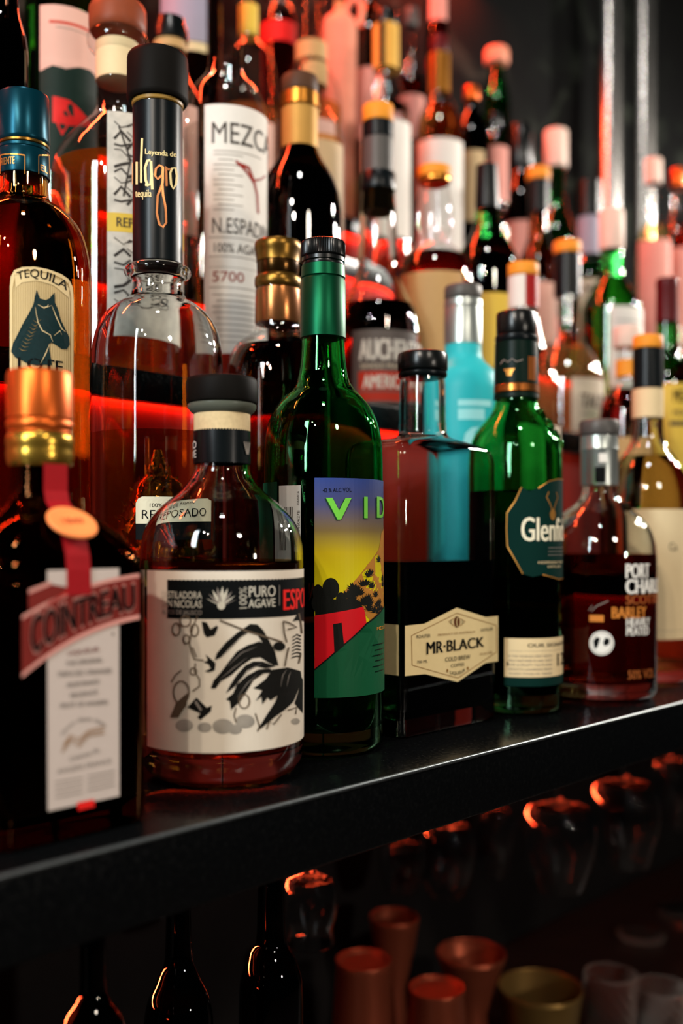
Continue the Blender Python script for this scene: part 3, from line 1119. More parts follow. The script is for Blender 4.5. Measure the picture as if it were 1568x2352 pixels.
# engraved picture: rider on a rooster with long tail feathers
def sx(x):
    return 360 + x / 4.355
def sy(y):
    return 1280 + y / 4.355
def P4(*a):
    return [(sx(a[i]), sy(a[i + 1])) for i in range(0, len(a), 2)]
BK = solid('engraving_black', '#141311', 0.55, var=0.35, scale=900, spec=0.05)
MID = solid('engraving_brown', '#57493a', 0.6, var=0.35, scale=900)
for pl in ((580, 1030, 600, 960, 690, 850, 800, 755, 880, 700, 930, 665, 1000, 670, 1060, 730, 1110, 820, 1170, 930, 1210, 1080, 1150, 1080, 1090, 960, 1050, 850, 990, 760, 920, 745, 820, 810, 720, 910, 640, 1000),
           (540, 1310, 570, 1230, 640, 1150, 720, 1040, 800, 940, 900, 880, 1020, 840, 1090, 870, 1150, 960, 1200, 1080, 1120, 1060, 1030, 1000, 950, 1010, 850, 1080, 740, 1180, 640, 1240, 590, 1310),
           (690, 1360, 730, 1280, 800, 1170, 880, 1080, 960, 1040, 1050, 1040, 1180, 1090, 1080, 1110, 980, 1090, 900, 1130, 850, 1200, 780, 1290),
           (690, 1420, 760, 1360, 800, 1270, 900, 1180, 1010, 1120, 1120, 1110, 1180, 1150, 1060, 1160, 960, 1230, 900, 1330, 830, 1440, 740, 1525, 730, 1440),
           (960, 1310, 1080, 1220, 1150, 1120, 1300, 1100, 1430, 1140, 1440, 1230, 1400, 1340, 1360, 1440, 1290, 1510, 1180, 1590, 1060, 1690, 990, 1740, 1090, 1580, 1180, 1440, 1200, 1380, 1130, 1430, 1100, 1400, 1050, 1470, 1040, 1390, 980, 1440, 1050, 1330),
           (1370, 1460, 1440, 1200, 1452, 1230, 1450, 1560, 1400, 1500)):
    d.poly(P4(*pl), BK, 2)
for pl in ((640, 1010, 760, 880, 890, 740), (700, 1090, 850, 950, 1000, 890), (620, 1230, 760, 1110, 900, 1000), (830, 1220, 930, 1120, 1050, 1060), (800, 1400, 900, 1260, 1000, 1170), (1230, 1290, 1250, 1180, 1290, 1120), (1290, 1290, 1310, 1190, 1330, 1140)):
    d.stroke(P4(*pl), 1.6, GREYI, 3, True)
d.stroke(P4(630, 630, 900, 740, 1250, 850), 4.6, MID, 3)
d.disc(sx(1215), sy(890), 14, 10, BK, 3)
# bones and ribs of the rider
for pl in ((1255, 650, 1265, 760, 1290, 850), (1300, 650, 1390, 700, 1300, 720), (1250, 640, 1300, 650), (1410, 560, 1430, 650, 1440, 760), (1270, 1090, 1290, 980, 1310, 900), (1410, 1060, 1430, 960)):
    d.stroke(P4(*pl), 3.6, MID, 3)
for k in range(7):
    d.stroke(P4(1350 - 2 * k, 800 + 34 * k, 1390, 770 + 36 * k, 1430, 790 + 34 * k), 3.0, BK, 3)
d.poly(P4(1350, 640, 1400, 560, 1460, 500, 1462, 640, 1400, 630), BK, 2)
# scattered skeletons, boot, hat
for pl in ((410, 590, 370, 680, 350, 760), (350, 760, 330, 860, 350, 940, 380, 1020, 470, 1030), (360, 900, 400, 1000), (390, 1060, 380, 1140, 430, 1220, 430, 1290, 360, 1340), (250, 1130, 190, 1180, 150, 1250), (790, 1500, 770, 1580, 790, 1650), (980, 1560, 1020, 1690, 1000, 1740), (1240, 1570, 1160, 1670, 1120, 1640, 1090, 1720), (1300, 1530, 1390, 1500, 1380, 1570)):
    d.stroke(P4(*pl), 3.2, MID, 2)
for x, y, r1, r2 in ((200, 720, 9, 14), (290, 640, 12, 12), (300, 820, 7, 10), (380, 730, 9, 14), (250, 1350, 18, 26), (870, 1440, 12, 16), (370, 1140, 7, 8)):
    d.stroke([(sx(x) + r1 * cos(q_), sy(y) + r2 * sin(q_)) for q_ in [2 * pi * i / 14 for i in range(14)]], 3.4, MID, 2, closed=True)
d.poly(P4(450, 640, 500, 650, 540, 720, 600, 680, 615, 700, 580, 780, 500, 800, 470, 760), BK, 2)
d.poly(P4(490, 970, 560, 1030, 590, 1060, 580, 1130, 520, 1150, 480, 1140, 540, 1110, 520, 1070, 470, 1050, 510, 1030), BK, 2)
d.poly(P4(310, 1500, 400, 1400, 500, 1500, 555, 1480, 540, 1540, 440, 1625, 410, 1600, 440, 1560), BK, 2)
d.poly(P4(380, 1450, 400, 1430, 455, 1520, 440, 1540), GREYI, 3)
d.poly(P4(140, 1600, 200, 1450, 320, 1350, 300, 1480, 220, 1600), MID, 2)
SMK = solid('engraving_smoke', '#8d857a', 0.6, var=0.5, scale=90)
for x, y, r in ((280, 1680, 20), (480, 1700, 16), (660, 1690, 24), (880, 1640, 22), (780, 1720, 16), (1380, 1640, 10)):
    d.disc(sx(x), sy(y), r, r * .72, SMK, 1)
d.build('label', b.root)
# the back label's pale margin at the far left of the front one
d = Decal(b.surf(1450), 0.00028)
d.rect(-R0 * 2.2, -R0 * 1.0, b.z(1668), b.z(1306), solid('margin_paper', '#8f8c78', 0.6, var=0.05), 0)
d.build('back_label', b.root)
b.end()

# ---- tall green mezcal bottle
b = Bottle('mezcal_bottle', 'tall green wine-shaped bottle with black ribbed cap and yellow landscape label', 'bottle', 742, D=0.626, z0=0.0, group=G1, row=1, seg=80)
b.body(GREEN, [(600, 44), (770, 48), (815, 50.5), (850, 54), (875, 60), (895, 72), (914, 90), (935, 107), (956, 119), (980, 128), (1010, 133.5), (1040, 136), (1100, 137), (1400, 137)], 0.0028, 0.014)
b.liquid(glass('mezcal_in_green', (0.55, 0.62, 0.36), 1.36), 1440)
b.cap('cap', BLACKP, 556, 594, 51, 6, 0.035, 120)
b.lathe('cap_skirt', BLACKP, [(594, 47), (596, 50), (604, 50), (606, 47), (612, 47.5), (616, 46)])
b.lathe('neck_foil', GREENF, [(612, 46), (614, 50), (634, 51), (640, 51.5), (643, 49.5), (647, 51.5), (770, 52.5), (778, 52.5), (779.5, 49)])
s = b.surf(1350)
d = Decal(s, 0.0003)
uL, _ = s.inv(722, 1345)
R0 = s.R
zt, zb = b.z(1106), b.z(1581)
SKY = gradient('landscape_sky', [(0.0, '#c9bd0a'), (0.52, '#c9bd0a'), (0.66, '#b39d10'), (0.76, '#6d5a34'), (0.88, '#3c3e63'), (1.0, '#283a74')])
d.rect(uL, R0 * 1.9, zb, zt, SKY, 0)
LG = solid('lettering_green', '#63b03a', 0.5, var=0.05)
LGD = solid('lettering_shade', '#12301e', 0.5, var=0.05)
BLK = solid('print_black', '#0c0f0c', 0.5, var=0.2)
HILL = solid('hill_orange', '#a8702a', 0.5, var=0.1)
HRED = solid('house_red', '#c8101c', 0.5, var=0.05)
GRN = solid('foreground_green', '#0b4d2f', 0.5, var=0.06)
# letters: V and I sit before the edge, the rest runs round the side
zc0, zc1 = b.z(1196), b.z(1149)
def u_of(x):
    return s.inv(x, 1180)[0]
for m_, o_, ly in ((LGD, 0.0008, 3), (LG, 0, 4)):
    d.uv_text('V', u_of(751) - o_, u_of(803) - o_, zc0 - o_ * .6, zc1 - o_ * .6, m_, ly, 0.05)
    d.uv_text('I', u_of(834) - o_, u_of(842) - o_, zc0 - o_ * .6 + .001, zc1 - o_ * .6 + .001, m_, ly, 0.0)
    d.uv_text('D', u_of(864) - o_, u_of(864) + 0.013 - o_, zc0 - o_ * .6 + .0015, zc1 - o_ * .6 + .0015, m_, ly, 0.05)
    d.uv_text('A', u_of(864) + 0.022 - o_, u_of(864) + 0.037 - o_, zc0 - o_ * .6 + .0018, zc1 - o_ * .6 + .0018, m_, ly, 0.05)
d.line_text('42 % ALC VOL', 741, 806, 1131, 1122, INK, 2, 0.0, -0.03)
def vx(x):
    return 320 + x / 2.352
def vy(y):
    return 850 + y / 2.352
def PV(*a):
    return [(vx(a[i]), vy(a[i + 1])) for i in range(0, len(a), 2)]
uh = R0 * 1.75
hill = [s.inv(*q_) for q_ in PV(1085, 1215, 1150, 1150, 1230, 1050, 1290, 965)]
hill += [(uh * .72, b.z(1225)), (uh, b.z(1200)), (uh, b.z(1420))] + [s.inv(*q_) for q_ in PV(1318, 1330, 1250, 1360, 1200, 1300)]
d.poly(hill, HILL, 1, px=False)
rnd = random.Random(3)
for k in range(46):                          # agave rosettes on the hill
    fx = rnd.random()
    u = s.inv(vx(1100 + 215 * fx), 1300)[0]
    ytop, ybot = 1215 - 265 * fx, 1290 + 30 * fx
    v = b.z(vy(ytop + (ybot - ytop) * (rnd.random() ** 0.8)))
    r_ = 0.0046
    for a in (-75, -48, -22, 4, 30, 55, 78):
        an = radians(a + rnd.uniform(-6, 6))
        d.poly([(u - r_ * .16, v), (u + r_ * .55 * sin(an) - r_ * .16, v + r_ * .55 * cos(an)), (u + r_ * sin(an), v + r_ * cos(an)), (u + r_ * .55 * sin(an) + r_ * .16, v + r_ * .55 * cos(an)), (u + r_ * .16, v)], BLK, 2, px=False)
for x, y, r1, r2 in ((1033, 1180, 45, 58), (965, 1200, 28, 42), (1085, 1250, 26, 50), (990, 1260, 60, 60), (1120, 1265, 30, 30)):
    d.disc(vx(x), vy(y), r1 / 2.352, r2 / 2.352, BLK, 2)
d.poly(PV(950, 1230, 1180, 1245, 1210, 1290, 950, 1330), BLK, 2)
d.poly([(722.5, vy(1326))] + PV(1205, 1278, 1216, 1320, 1222, 1370) + [(722.5, vy(1622))], HRED, 3)
d.poly(PV(1045, 1372, 1090, 1364, 1102, 1480, 1052, 1532), BLK, 4)
fg = [s.inv(722.5, vy(1618))] + [s.inv(*q_) for q_ in PV(1090, 1495, 1222, 1372, 1300, 1300)] + [(uh, b.z(1380)), (R0 * 1.9, b.z(1380)), (R0 * 1.9, zb), (uL, zb)]
d.poly(fg, GRN, 5, px=False)
d.stroke([(722.5, vy(1618))] + PV(1090, 1493, 1222, 1368, 1300, 1296), 3, BLK, 6)
uo = u_of(862)
d.uv_text('MEZCAL', uo, uo + 0.02, b.z(1441), b.z(1434), ORANGEC, 6)
for k in range(6):
    d.rect(u_of(852 + (k % 2) * 6), u_of(870) + 0.006, b.z(1474 + 12 * k), b.z(1471.5 + 12 * k), GRN if False else DKGREENF, 6)
d.build('label', b.root)
d = Decal(s, 0.0003)
d.rect(-R0 * 2.1, s.inv(637, 1200)[0], b.z(1560), b.z(1112), solid('back_label_green', '#0c4a30', 0.5, var=0.06), 0)
d.build('back_label', b.root)
# tax strip: the square code on it is left off
d = Decal(s, 0.0006)
d.rect_px(642, 691, 1115, 1330, solid('tax_strip_paper', '#a9aaa6', 0.5, var=0.05), 0)
ut = s.inv(655, 1180)[0]
uw = (s.inv(688, 1180)[0] - ut)
rnd = random.Random(5)
u = ut
while u < ut + uw * 0.55:
    w_ = rnd.uniform(0.0002, 0.0007)
    d.rect(u, u + w_, b.z(1262), b.z(1168), INKS, 1)
    u += w_ + rnd.uniform(0.0002, 0.0006)
d.text('OAXACA', [(688, 1160), (688, 1128)], [(683, 1160), (683, 1128)], INKS, 1)
d.text('70460627B', [(689, 1228), (689, 1172)], [(683, 1228), (683, 1172)], INKS, 1)
d.build('tax_strip', b.root, 'white tax strip with a bar code')
b.end()

# ---- square-shouldered coffee liqueur
t0 = Vector((0.0765, 0.6834, 0.0004)) - N * 0.027
t = thing('liqueur_bottle', 'clear rectangular bottle of black coffee liqueur with a cream hexagon label', 'bottle', t0, G1)
hw, hd = 0.0525, 0.027
lev = [(0.2480, .0150, .0150, .0149), (0.2380, .0162, .0162, .0161), (0.2100, .0166, .0166, .0165), (0.2045, .0172, .0172, .0171), (0.2015, .0205, .0195, .019), (0.1995, .0300, .0215, .018),
       (0.1968, .0440, .0240, .012), (0.1940, .0495, .0256, .009), (0.1900, .0518, .0266, .0075), (0.1840, hw, hd, .0065), (0.10, hw, hd, .0065)]
lev = pchip(lev, 4)
loft_bottle(t, t0.x, t0.y, lev, CLEAR, 0.0032, 0.012, t0.z)
loft_liquid(t, t0.x, t0.y, lev, L_COFFEE, 0.0032, 0.012, t0.z, 0.1155)
q = Ctr(t, t0.x, t0.y, t0.y)
q.cap('cap', BLACKP, 811, 855, 57.5, 7)
q.lathe('cap_ring', BLACKF, [(856, 53), (858, 56), (865, 56), (868, 54), (870, 50)])
fs = Face(t0 + N * hd, S, N)
d = Decal(fs, 0.0004)
KR = solid('cream_label_stock', '#d3bd8b', 0.55, var=0.05, scale=250, spec=0.25)
def mx(x):
    return 860 + x / 2.2147
def my(y):
    return 750 + y / 2.2147
def PM(*a):
    return [(mx(a[i]), my(a[i + 1])) for i in range(0, len(a), 2)]
d.poly(PM(152, 1522, 250, 1512, 415, 1430, 562, 1478, 626, 1472, 626, 1702, 560, 1712, 420, 1808, 255, 1768, 152, 1778), KR, 0)
hx = PM(185, 1572, 415, 1458, 616, 1520, 618, 1655, 420, 1788, 188, 1722)
for i in range(6):
    d.stroke([hx[i], hx[(i + 1) % 6]], 1.4, GOLDI, 1)
d.text('MR·BLACK', PM(262, 1668, 552, 1628), PM(262, 1606, 552, 1578), INK, 2, 0.045)
d.text('COLD BREW', PM(355, 1705, 482, 1690), PM(355, 1684, 482, 1668), INK, 2, 0.015)
d.text('COFFEE', PM(384, 1734, 452, 1724), PM(384, 1718, 452, 1709), INK, 2, 0.01)
d.text('LIQUEUR', PM(380, 1766, 420, 1770, 456, 1752), PM(380, 1750, 420, 1754, 456, 1736), INK, 2, 0.01)
d.text('PRODUCT OF AUSTRALIA', PM(318, 1574, 508, 1556), PM(318, 1564, 508, 1546), GOLDI, 2)
d.text('ROASTER', PM(210, 1586, 280, 1580), PM(210, 1570, 280, 1563), INK, 2)
d.text('DISTILLER', PM(536, 1552, 598, 1544), PM(536, 1538, 598, 1528), INK, 2)
d.text('700 ML', PM(212, 1714, 266, 1708), PM(212, 1700, 266, 1694), INK, 2)
d.text('23% ALC/VOL', PM(530, 1672, 596, 1662), PM(530, 1662, 596, 1650), GOLDI, 2)
d.disc(mx(415), my(1502), 7, 13, solid('bean_brown', '#5a3418', 0.5), 2)
d.stroke(PM(418, 1478, 412, 1502, 417, 1527), 1.6, KR, 3)
for a in (-1, 1):
    d.stroke(PM(415 + a * 16, 1484, 415 + a * 42, 1500, 415 + a * 16, 1522), 1.4, GOLDI, 2)
    for k in (-1, 0, 1):
        d.stroke(PM(415 + a * 24, 1502 + k * 9, 415 + a * 34, 1502 + k * 7), 1.2, INK, 2)
    d.disc(mx(418 + a * 52), my(1744 - a * 6), 2, 4, GOLDI, 2)
d.build('label', t)
fl = Face(t0 - S * hw, N, -S)
d = Decal(fl, 0.0004)
z1_, z0_ = H - (1436 - Y0) / F * 0.646, H - (1553 - Y0) / F * 0.646
d.rect(-hd + 0.003, hd - 0.003, z0_, z1_, KR, 0)
for k in range(3):
    d.disc(0.0, z0_ + (z1_ - z0_) * (0.25 + 0.25 * k), 0.0035, 0.004, INK, 1, px=False)
d.build('side_label', t)
done(t)

# ---- green three-cornered whisky bottle
b = Bottle('whisky_bottle', 'green three-cornered whisky bottle with dark green foil neck and cream lower label', 'bottle', 1185, D=0.767, z0=0.0, group=G1, row=1, seg=84)
b.body(GREEN, [(770, 40), (890, 46), (912, 47), (930, 50), (948, 57), (968, 72), (990, 88), (1010, 98), (1030, 104), (1055, 107), (1090, 108), (1400, 108)], 0.003, 0.014, tri=0.035, tri0=radians(28))
b.liquid(glass('whisky_in_green', (0.30, 0.26, 0.10), 1.36), 1130)
b.cap('cap', BLACKP, 718, 772, 46, 6, 0.012, 110)
b.lathe('cap_skirt', BLACKF, [(772, 46), (774, 48.5), (784, 49), (788, 47)])
foil = b.lathe('neck_foil', DKGREENF, [(788, 46), (790, 49), (880, 51), (886, 51), (888, 49)])
b.lathe('gold_ring', solid('copper_ring', '#a8622c', 0.25, metal=0.9, var=0.05), [(886, 50), (888, 52), (903, 52.5), (905, 50)])
b.lathe('foil_hem', DKGREENF, [(905, 49), (907, 52), (917, 52.5), (919, 50)])
d = Decal(Cyl(b.cx, b.cy, b.r(50)), 0.0003)
d.stroke([(1150, 836), (1158, 826), (1166, 832), (1176, 824), (1186, 831), (1200, 826)], 2, GREYI)
d.poly([(1156, 848), (1182, 846), (1176, 856), (1174, 864), (1164, 864), (1162, 856)], GOLDI, 1)
uu = d.s.inv(1212, 850)[0]
d.rect(uu, uu + 0.008, b.z(880), b.z(826), solid('foil_copper', '#b8682f', 0.3, metal=0.8), 1)
d.build('foil_print', b.root).parent = foil
# embossed stag on the shoulder
V, Fc = [], []
rnd = random.Random(11)
for k in range(13):
    f = k / 12.0
    y = 952 + 66 * f + rnd.uniform(-4, 4)
    th = radians(62 + rnd.uniform(-16, 16))
    rr = b.radius_at(y)
    cpt = Vector((b.cx + rr * sin(th), b.cy - rr * cos(th), b.z(y)))
    br = rnd.uniform(0.0012, 0.0024)
    base_i = len(V)
    rgs = []
    for i in range(5):
        ph = pi * (i + .5) / 5
        rgs.append([tuple(cpt + Vector((br * sin(ph) * cos(2 * pi * j / 10), br * sin(ph) * sin(2 * pi * j / 10), 1.5 * br * cos(ph)))) for j in range(10)])
    v_, f_ = ring_surface(rgs)
    V += v_
    Fc += [tuple(base_i + i for i in q_) for q_ in f_]
obj_from('embossed_stag', V, Fc, GREEN, b.root)
s = Cyl(b.cx, b.cy, b.r(108), 0.035, radians(28))
d = Decal(s, 0.0004)
NAVY = solid('label_dark_green', '#06241f', 0.85, var=0.08, spec=0.05)
R0 = s.R
def uv(x, y):
    return s.inv(x, y)
ur = R0 * 2.35
shape = [uv(1197, 1119), uv(1183, 1150), uv(1164, 1178), uv(1163, 1215), uv(1165, 1255), uv(1182, 1285), uv(1200, 1318)]
top_ = [uv(1215, 1128), uv(1235, 1121), uv(1260, 1105), uv(1280, 1100)]
bot_ = [uv(1222, 1325), uv(1245, 1320), uv(1280, 1330)]
um = 2 * uv(1290, 1200)[0]
full = shape + bot_ + [(um - u_, v_) for u_, v_ in reversed(bot_)] + [(um - u_, v_) for u_, v_ in reversed(shape)] + [(um - u_, v_) for u_, v_ in top_] + list(reversed(top_))
d.poly(full, NAVY, 0, px=False)
d.stroke(shape, 0.0009, GOLDI, 1, px=False)
d.stroke(top_[1:] + [(um - u_, v_) for u_, v_ in reversed(top_)], 0.0008, GOLDI, 1, px=False)
d.stroke(bot_[1:] + [(um - u_, v_) for u_, v_ in reversed(bot_)], 0.0008, GOLDI, 1, px=False)
ug = uv(1197, 1220)[0]
d.uv_text('Glenfiddich', ug, ug + 0.066, b.z(1242), b.z(1191), solid('cream_ink', '#d8cfb4', 0.5), 2, 0.035)
uu = uv(1234, 1290)[0]
d.uv_text('INDEPENDENT FAMILY', uu, uu + 0.03, b.z(1292), b.z(1287), CREAM, 2)
d.uv_text('DISTILLERS', uu + 0.008, uu + 0.024, b.z(1301), b.z(1296.5), CREAM, 2)
for k in range(3):
    d.rect(ug + 0.02, ug + 0.06, b.z(1258 + 8 * k), b.z(1257 + 8 * k), GREYI, 2)
ust = uv(1268, 1150)[0]
for a in (-1, 1):
    d.stroke([(ust, b.z(1178)), (ust + a * .003, b.z(1160)), (ust + a * .006, b.z(1146)), (ust + a * .004, b.z(1134))], 0.0009, GOLDI, 2, px=False)
d.disc(ust, b.z(1184), 0.003, 0.0042, GOLDI, 2, px=False)
d.build('label', b.root)
d = Decal(s, 0.0004)
ul = uv(1158, 1490)[0]
d.rect(ul, ul + 0.115, b.z(1541), b.z(1456), CREAM, 0)
d.rect(ul, ul + 0.115, b.z(1561), b.z(1541.5), NAVY, 0)
d.uv_text('OUR SIGNATURE', uv(1211, 1470)[0], uv(1211, 1470)[0] + 0.046, b.z(1475), b.z(1467), INK, 2, 0.02)
d.rect(ul + 0.004, ul + 0.075, b.z(1483.6), b.z(1483), GREYI, 1)
for k, tx in enumerate(('IS THE WORLDS FIRST SINGLE', 'MALT MATURED IN OAK CASKS', 'FOR A FRUITY TASTE AND', 'SMOOTH LINGERING FINISH', 'AGED TWELVE YEARS')):
    d.uv_text(tx, uv(1168, 1500)[0], uv(1266, 1500)[0], b.z(1497 + 9.6 * k), b.z(1492.5 + 9.6 * k), GREYI, 2)
d.uv_text('12', uv(1278, 1500)[0], uv(1278, 1500)[0] + 0.014, b.z(1519), b.z(1492), INK, 2, 0.02)
d.uv_text('1', uv(1164, 1512)[0], uv(1164, 1512)[0] + 0.001, b.z(1516), b.z(1508), INK, 2)
d.build('lower_label', b.root)
b.end()

# ---- squat printed whisky bottle
b = Bottle('whisky_bottle', 'squat dark whisky bottle with silver foil, white and orange lettering and round white badge', 'bottle', 1376, D=0.83, z0=0.0, group=G1, row=1, seg=72)
b.body(CLEAR, [(1020, 36), (1110, 38), (1130, 40), (1148, 48), (1165, 66), (1180, 86), (1198, 105), (1215, 117), (1235, 125), (1260, 130), (1290, 131), (1500, 131)], 0.003, 0.014, base_round=0.008)
b.liquid(glass('dark_whisky', (0.50, 0.16, 0.07), 1.36), 1272)
b.cap('stopper', GREYF, 966, 1001, 46, 6)
foil = b.lathe('neck_foil', SILVERF, [(1001, 40), (1003, 43.5), (1030, 44), (1033, 45), (1037, 43.5), (1110, 43), (1115, 43), (1116, 40)])
d = Decal(Cyl(b.cx, b.cy, b.r(43.6)), 0.0003)
d.rect_px(1375, 1394, 1041, 1062, WHITEI)
d.rect_px(1366, 1390, 1072, 1108, INK)
d.build('foil_sticker', b.root).parent = foil
s = b.surf(1400)
d = Decal(s, 0.0004)
def up(x):
    return s.inv(x, 1400)[0]
OR = solid('orange_print', '#b8702c', 0.5, var=0.08)
BRW = solid('brown_print', '#8a4a20', 0.5, var=0.08)
d.uv_text('PORT', up(1437), up(1489), b.z(1323), b.z(1292), WHITEI, 1, 0.08)
d.uv_text('CHARLOTTE', up(1437), up(1437) + 0.068, b.z(1357), b.z(1326), WHITEI, 1, 0.08)
d.uv_text('SCOTTISH', up(1437), up(1437) + 0.048, b.z(1380), b.z(1360), BRW, 1, 0.06)
d.uv_text('BARLEY', up(1405), up(1482), b.z(1410), b.z(1386), OR, 1, 0.06)
d.uv_text('HEAVILY', up(1438), up(1490), b.z(1428), b.z(1410.5), WHITEI, 1, 0.06)
d.uv_text('PEATED', up(1438), up(1488), b.z(1448), b.z(1430), WHITEI, 1, 0.06)
d.uv_text('50% VOL', up(1441), up(1441) + 0.03, b.z(1543), b.z(1524), BRW, 1, 0.03)
d.disc(1381, 1477, 28, 28, WHITEI, 1, 28)
d.stroke([(1381 + 24 * cos(a * pi / 12), 1477 + 24 * sin(a * pi / 12)) for a in range(24)], 1.6, GREYI, 2, closed=True)
d.poly([(1365, 1488), (1362, 1472), (1370, 1462), (1378, 1466), (1374, 1480), (1369, 1490)], INK, 2)
d.poly([(1384, 1476), (1390, 1464), (1400, 1468), (1398, 1480), (1388, 1484)], INK, 2)
d.rect_px(1353, 1386, 1413, 1428, OR, 1)
d.stroke([(1352, 1402), (1360, 1390), (1358, 1404), (1370, 1392), (1396, 1380)], 2.2, GREYI, 1)
d.build('lettering', b.root)
b.end()

# ---- slim-necked whisky with big cream label, far right of the front row
b = Bottle('whisky_bottle', 'long-necked pale whisky bottle with amber cap and wide cream label, last of the front row', 'bottle', 1487, D=0.925, z0=0.0, group=G1, row=1, seg=64)
b.body(CLEAR, [(800, 31), (900, 34), (985, 36), (1010, 39), (1030, 48), (1055, 65), (1085, 82), (1115, 92), (1145, 97), (1180, 99), (1400, 99)], 0.0028, 0.012)
b.liquid(spirit('straw_whisky', (0.93, 0.80, 0.45), 0.1), 1050)
b.cap('cap', ORANGEC, 772, 802, 35, 5)
b.lathe('neck_foil', BLACKF, [(802, 31), (804, 34.5), (893, 35.5), (895, 34)])
b.sleeve('neck_label', CREAM, 895, 962, 36.5)
s = b.surf(1300)
d = Decal(s, 0.0004)
d.rect(s.inv(1448, 1300)[0], s.R * 1.6, b.z(1460), b.z(1172), solid('big_cream_label', '#cdb891', 0.6, var=0.05, scale=120, spec=0.25), 0)
u0 = s.inv(1536, 1260)[0]
d.uv_text('Ca', u0, u0 + 0.008, b.z(1264), b.z(1246), INKS, 1, 0.02)
d.rect(s.inv(1462, 1300)[0], s.R * 1.5, b.z(1440.8), b.z(1440), GREYI, 1)
d.build('label', b.root)
b.end()


# ================================================================== SECOND STEP
G2 = 'bottles on the second step'
# ---- tequila with the horse label
b = Bottle('tequila_bottle', 'amber tequila bottle with teal cap and horse head label behind the copper-capped one', 'bottle', 55, 2, group=G2, seg=80)
b.body(AMBERG, [(405, 56), (440, 57), (458, 60), (468, 70), (480, 90), (498, 112), (520, 130), (548, 143), (585, 152), (625, 156.5), (670, 158), (1100, 158)], 0.0028, 0.012)
b.liquid(L_AMBER, 480)
b.lathe('cap', TEALCAP, [(221, 52), (223, 58), (229, 60.5), (326, 61), (331, 60), (334, 58)])
b.lathe('cap_ring', DKGOLD, [(334, 57), (336, 60), (341, 60), (343, 57)])
foil = b.lathe('neck_foil', TEALCAP, [(343, 57), (345, 60.5), (351, 61), (353, 59.5), (356, 61), (405, 61), (410, 60), (411, 56)])
d = Decal(Cyl(b.cx, b.cy, b.r(61)), 0.0003)
for x0, x1 in ((2, 57), (88, 112)):
    for pt in (((x0, 357), (x1, 357)), ((x0, 357), (x0, 400)), ((x1, 357), (x1, 400))):
        d.stroke(list(pt), 3 if pt[0][1] == pt[1][1] else 1.6, GOLDI, 1)
u0 = d.s.inv(34, 390)[0]
d.uv_text('ORIENTE', u0 - 0.0115, u0, b.z(398), b.z(382), GOLDI, 1)
u0 = d.s.inv(92, 390)[0]
d.uv_text('EL', u0, u0 + 0.006, b.z(404), b.z(390), GOLDI, 1)
d.build('foil_print', b.root).parent = foil
s = b.surf(760)
d = Decal(s, 0.0004)
PARCH = solid('parchment_label', '#c9b283', 0.6, var=0.06, scale=200, spec=0.25)
PARD = solid('parchment_engraving', '#8f7440', 0.6, var=0.3, scale=300)
HRS = solid('horse_ink', '#0a2426', 0.5, var=0.3, scale=500)
arch = [(23, 860), (23, 660), (25, 636), (33, 621), (50, 614), (80, 613), (110, 619), (140, 630), (157, 642), (166, 660), (168, 690), (167, 860)]
pts = [s.inv(*q) for q in arch]
zlow = b.z(1010)
pts[0] = (pts[0][0], zlow)
pts[-1] = (pts[-1][0], zlow)
d.poly(pts, PARCH, 0, px=False)
d.stroke([(30, 858), (30, 664), (34, 640), (48, 624), (80, 622), (112, 628), (140, 640), (156, 655), (161, 680), (160, 858)], 1.6, PARD, 1)
for k in range(31):
    x = 34 + 4.05 * k
    yt = 628 + 0.0022 * (x - 72) ** 2 + (5 if x > 140 else 0)
    d.stroke([(x, yt), (x, 858)], 1.1, PARD, 1)
d.poly([(34, 634), (60, 626), (100, 630), (140, 646), (158, 664), (156, 684), (120, 655), (84, 645), (50, 650), (36, 662)], PARCH, 2)
d.text('TEQUILA', [(42, 644), (92, 640), (151, 668)], [(38, 626), (94, 621), (158, 651)], INK, 3, 0.015)
horse = [(26, 808), (30, 790), (40, 770), (52, 745), (66, 720), (76, 700), (79, 685), (83, 666), (91, 686), (104, 690), (112, 686), (124, 672), (125, 696), (132, 712), (138, 735), (146, 752), (157, 775), (158, 792), (152, 802), (140, 802), (128, 793), (118, 787), (111, 790), (113, 808), (116, 824), (118, 839), (100, 838), (84, 840), (60, 834), (46, 826), (36, 822)]
d.poly(horse, HRS, 3)
for pl in (((80, 706), (86, 740), (96, 760), (114, 770), (120, 786)), ((86, 700), (100, 708), (118, 702)), ((118, 704), (128, 730), (140, 756), (150, 764)), ((112, 792), (104, 812), (92, 836)), ((122, 772), (136, 760), (140, 770)), ((110, 700), (106, 706), (100, 704))):
    d.stroke(list(pl), 2.6, PARCH, 4, True)
for k in range(9):
    d.stroke([(44 + 4 * k, 800 - 8 * k), (52 + 4 * k, 806 - 8 * k), (62 + 4 * k, 806 - 9 * k)], 1.2, PARD, 4, True)
d.uv_text('LOTE', s.inv(42, 870)[0], s.inv(142, 870)[0], b.z(873), b.z(848), INK, 3, 0.03)
d.build('label', b.root)
b.end()

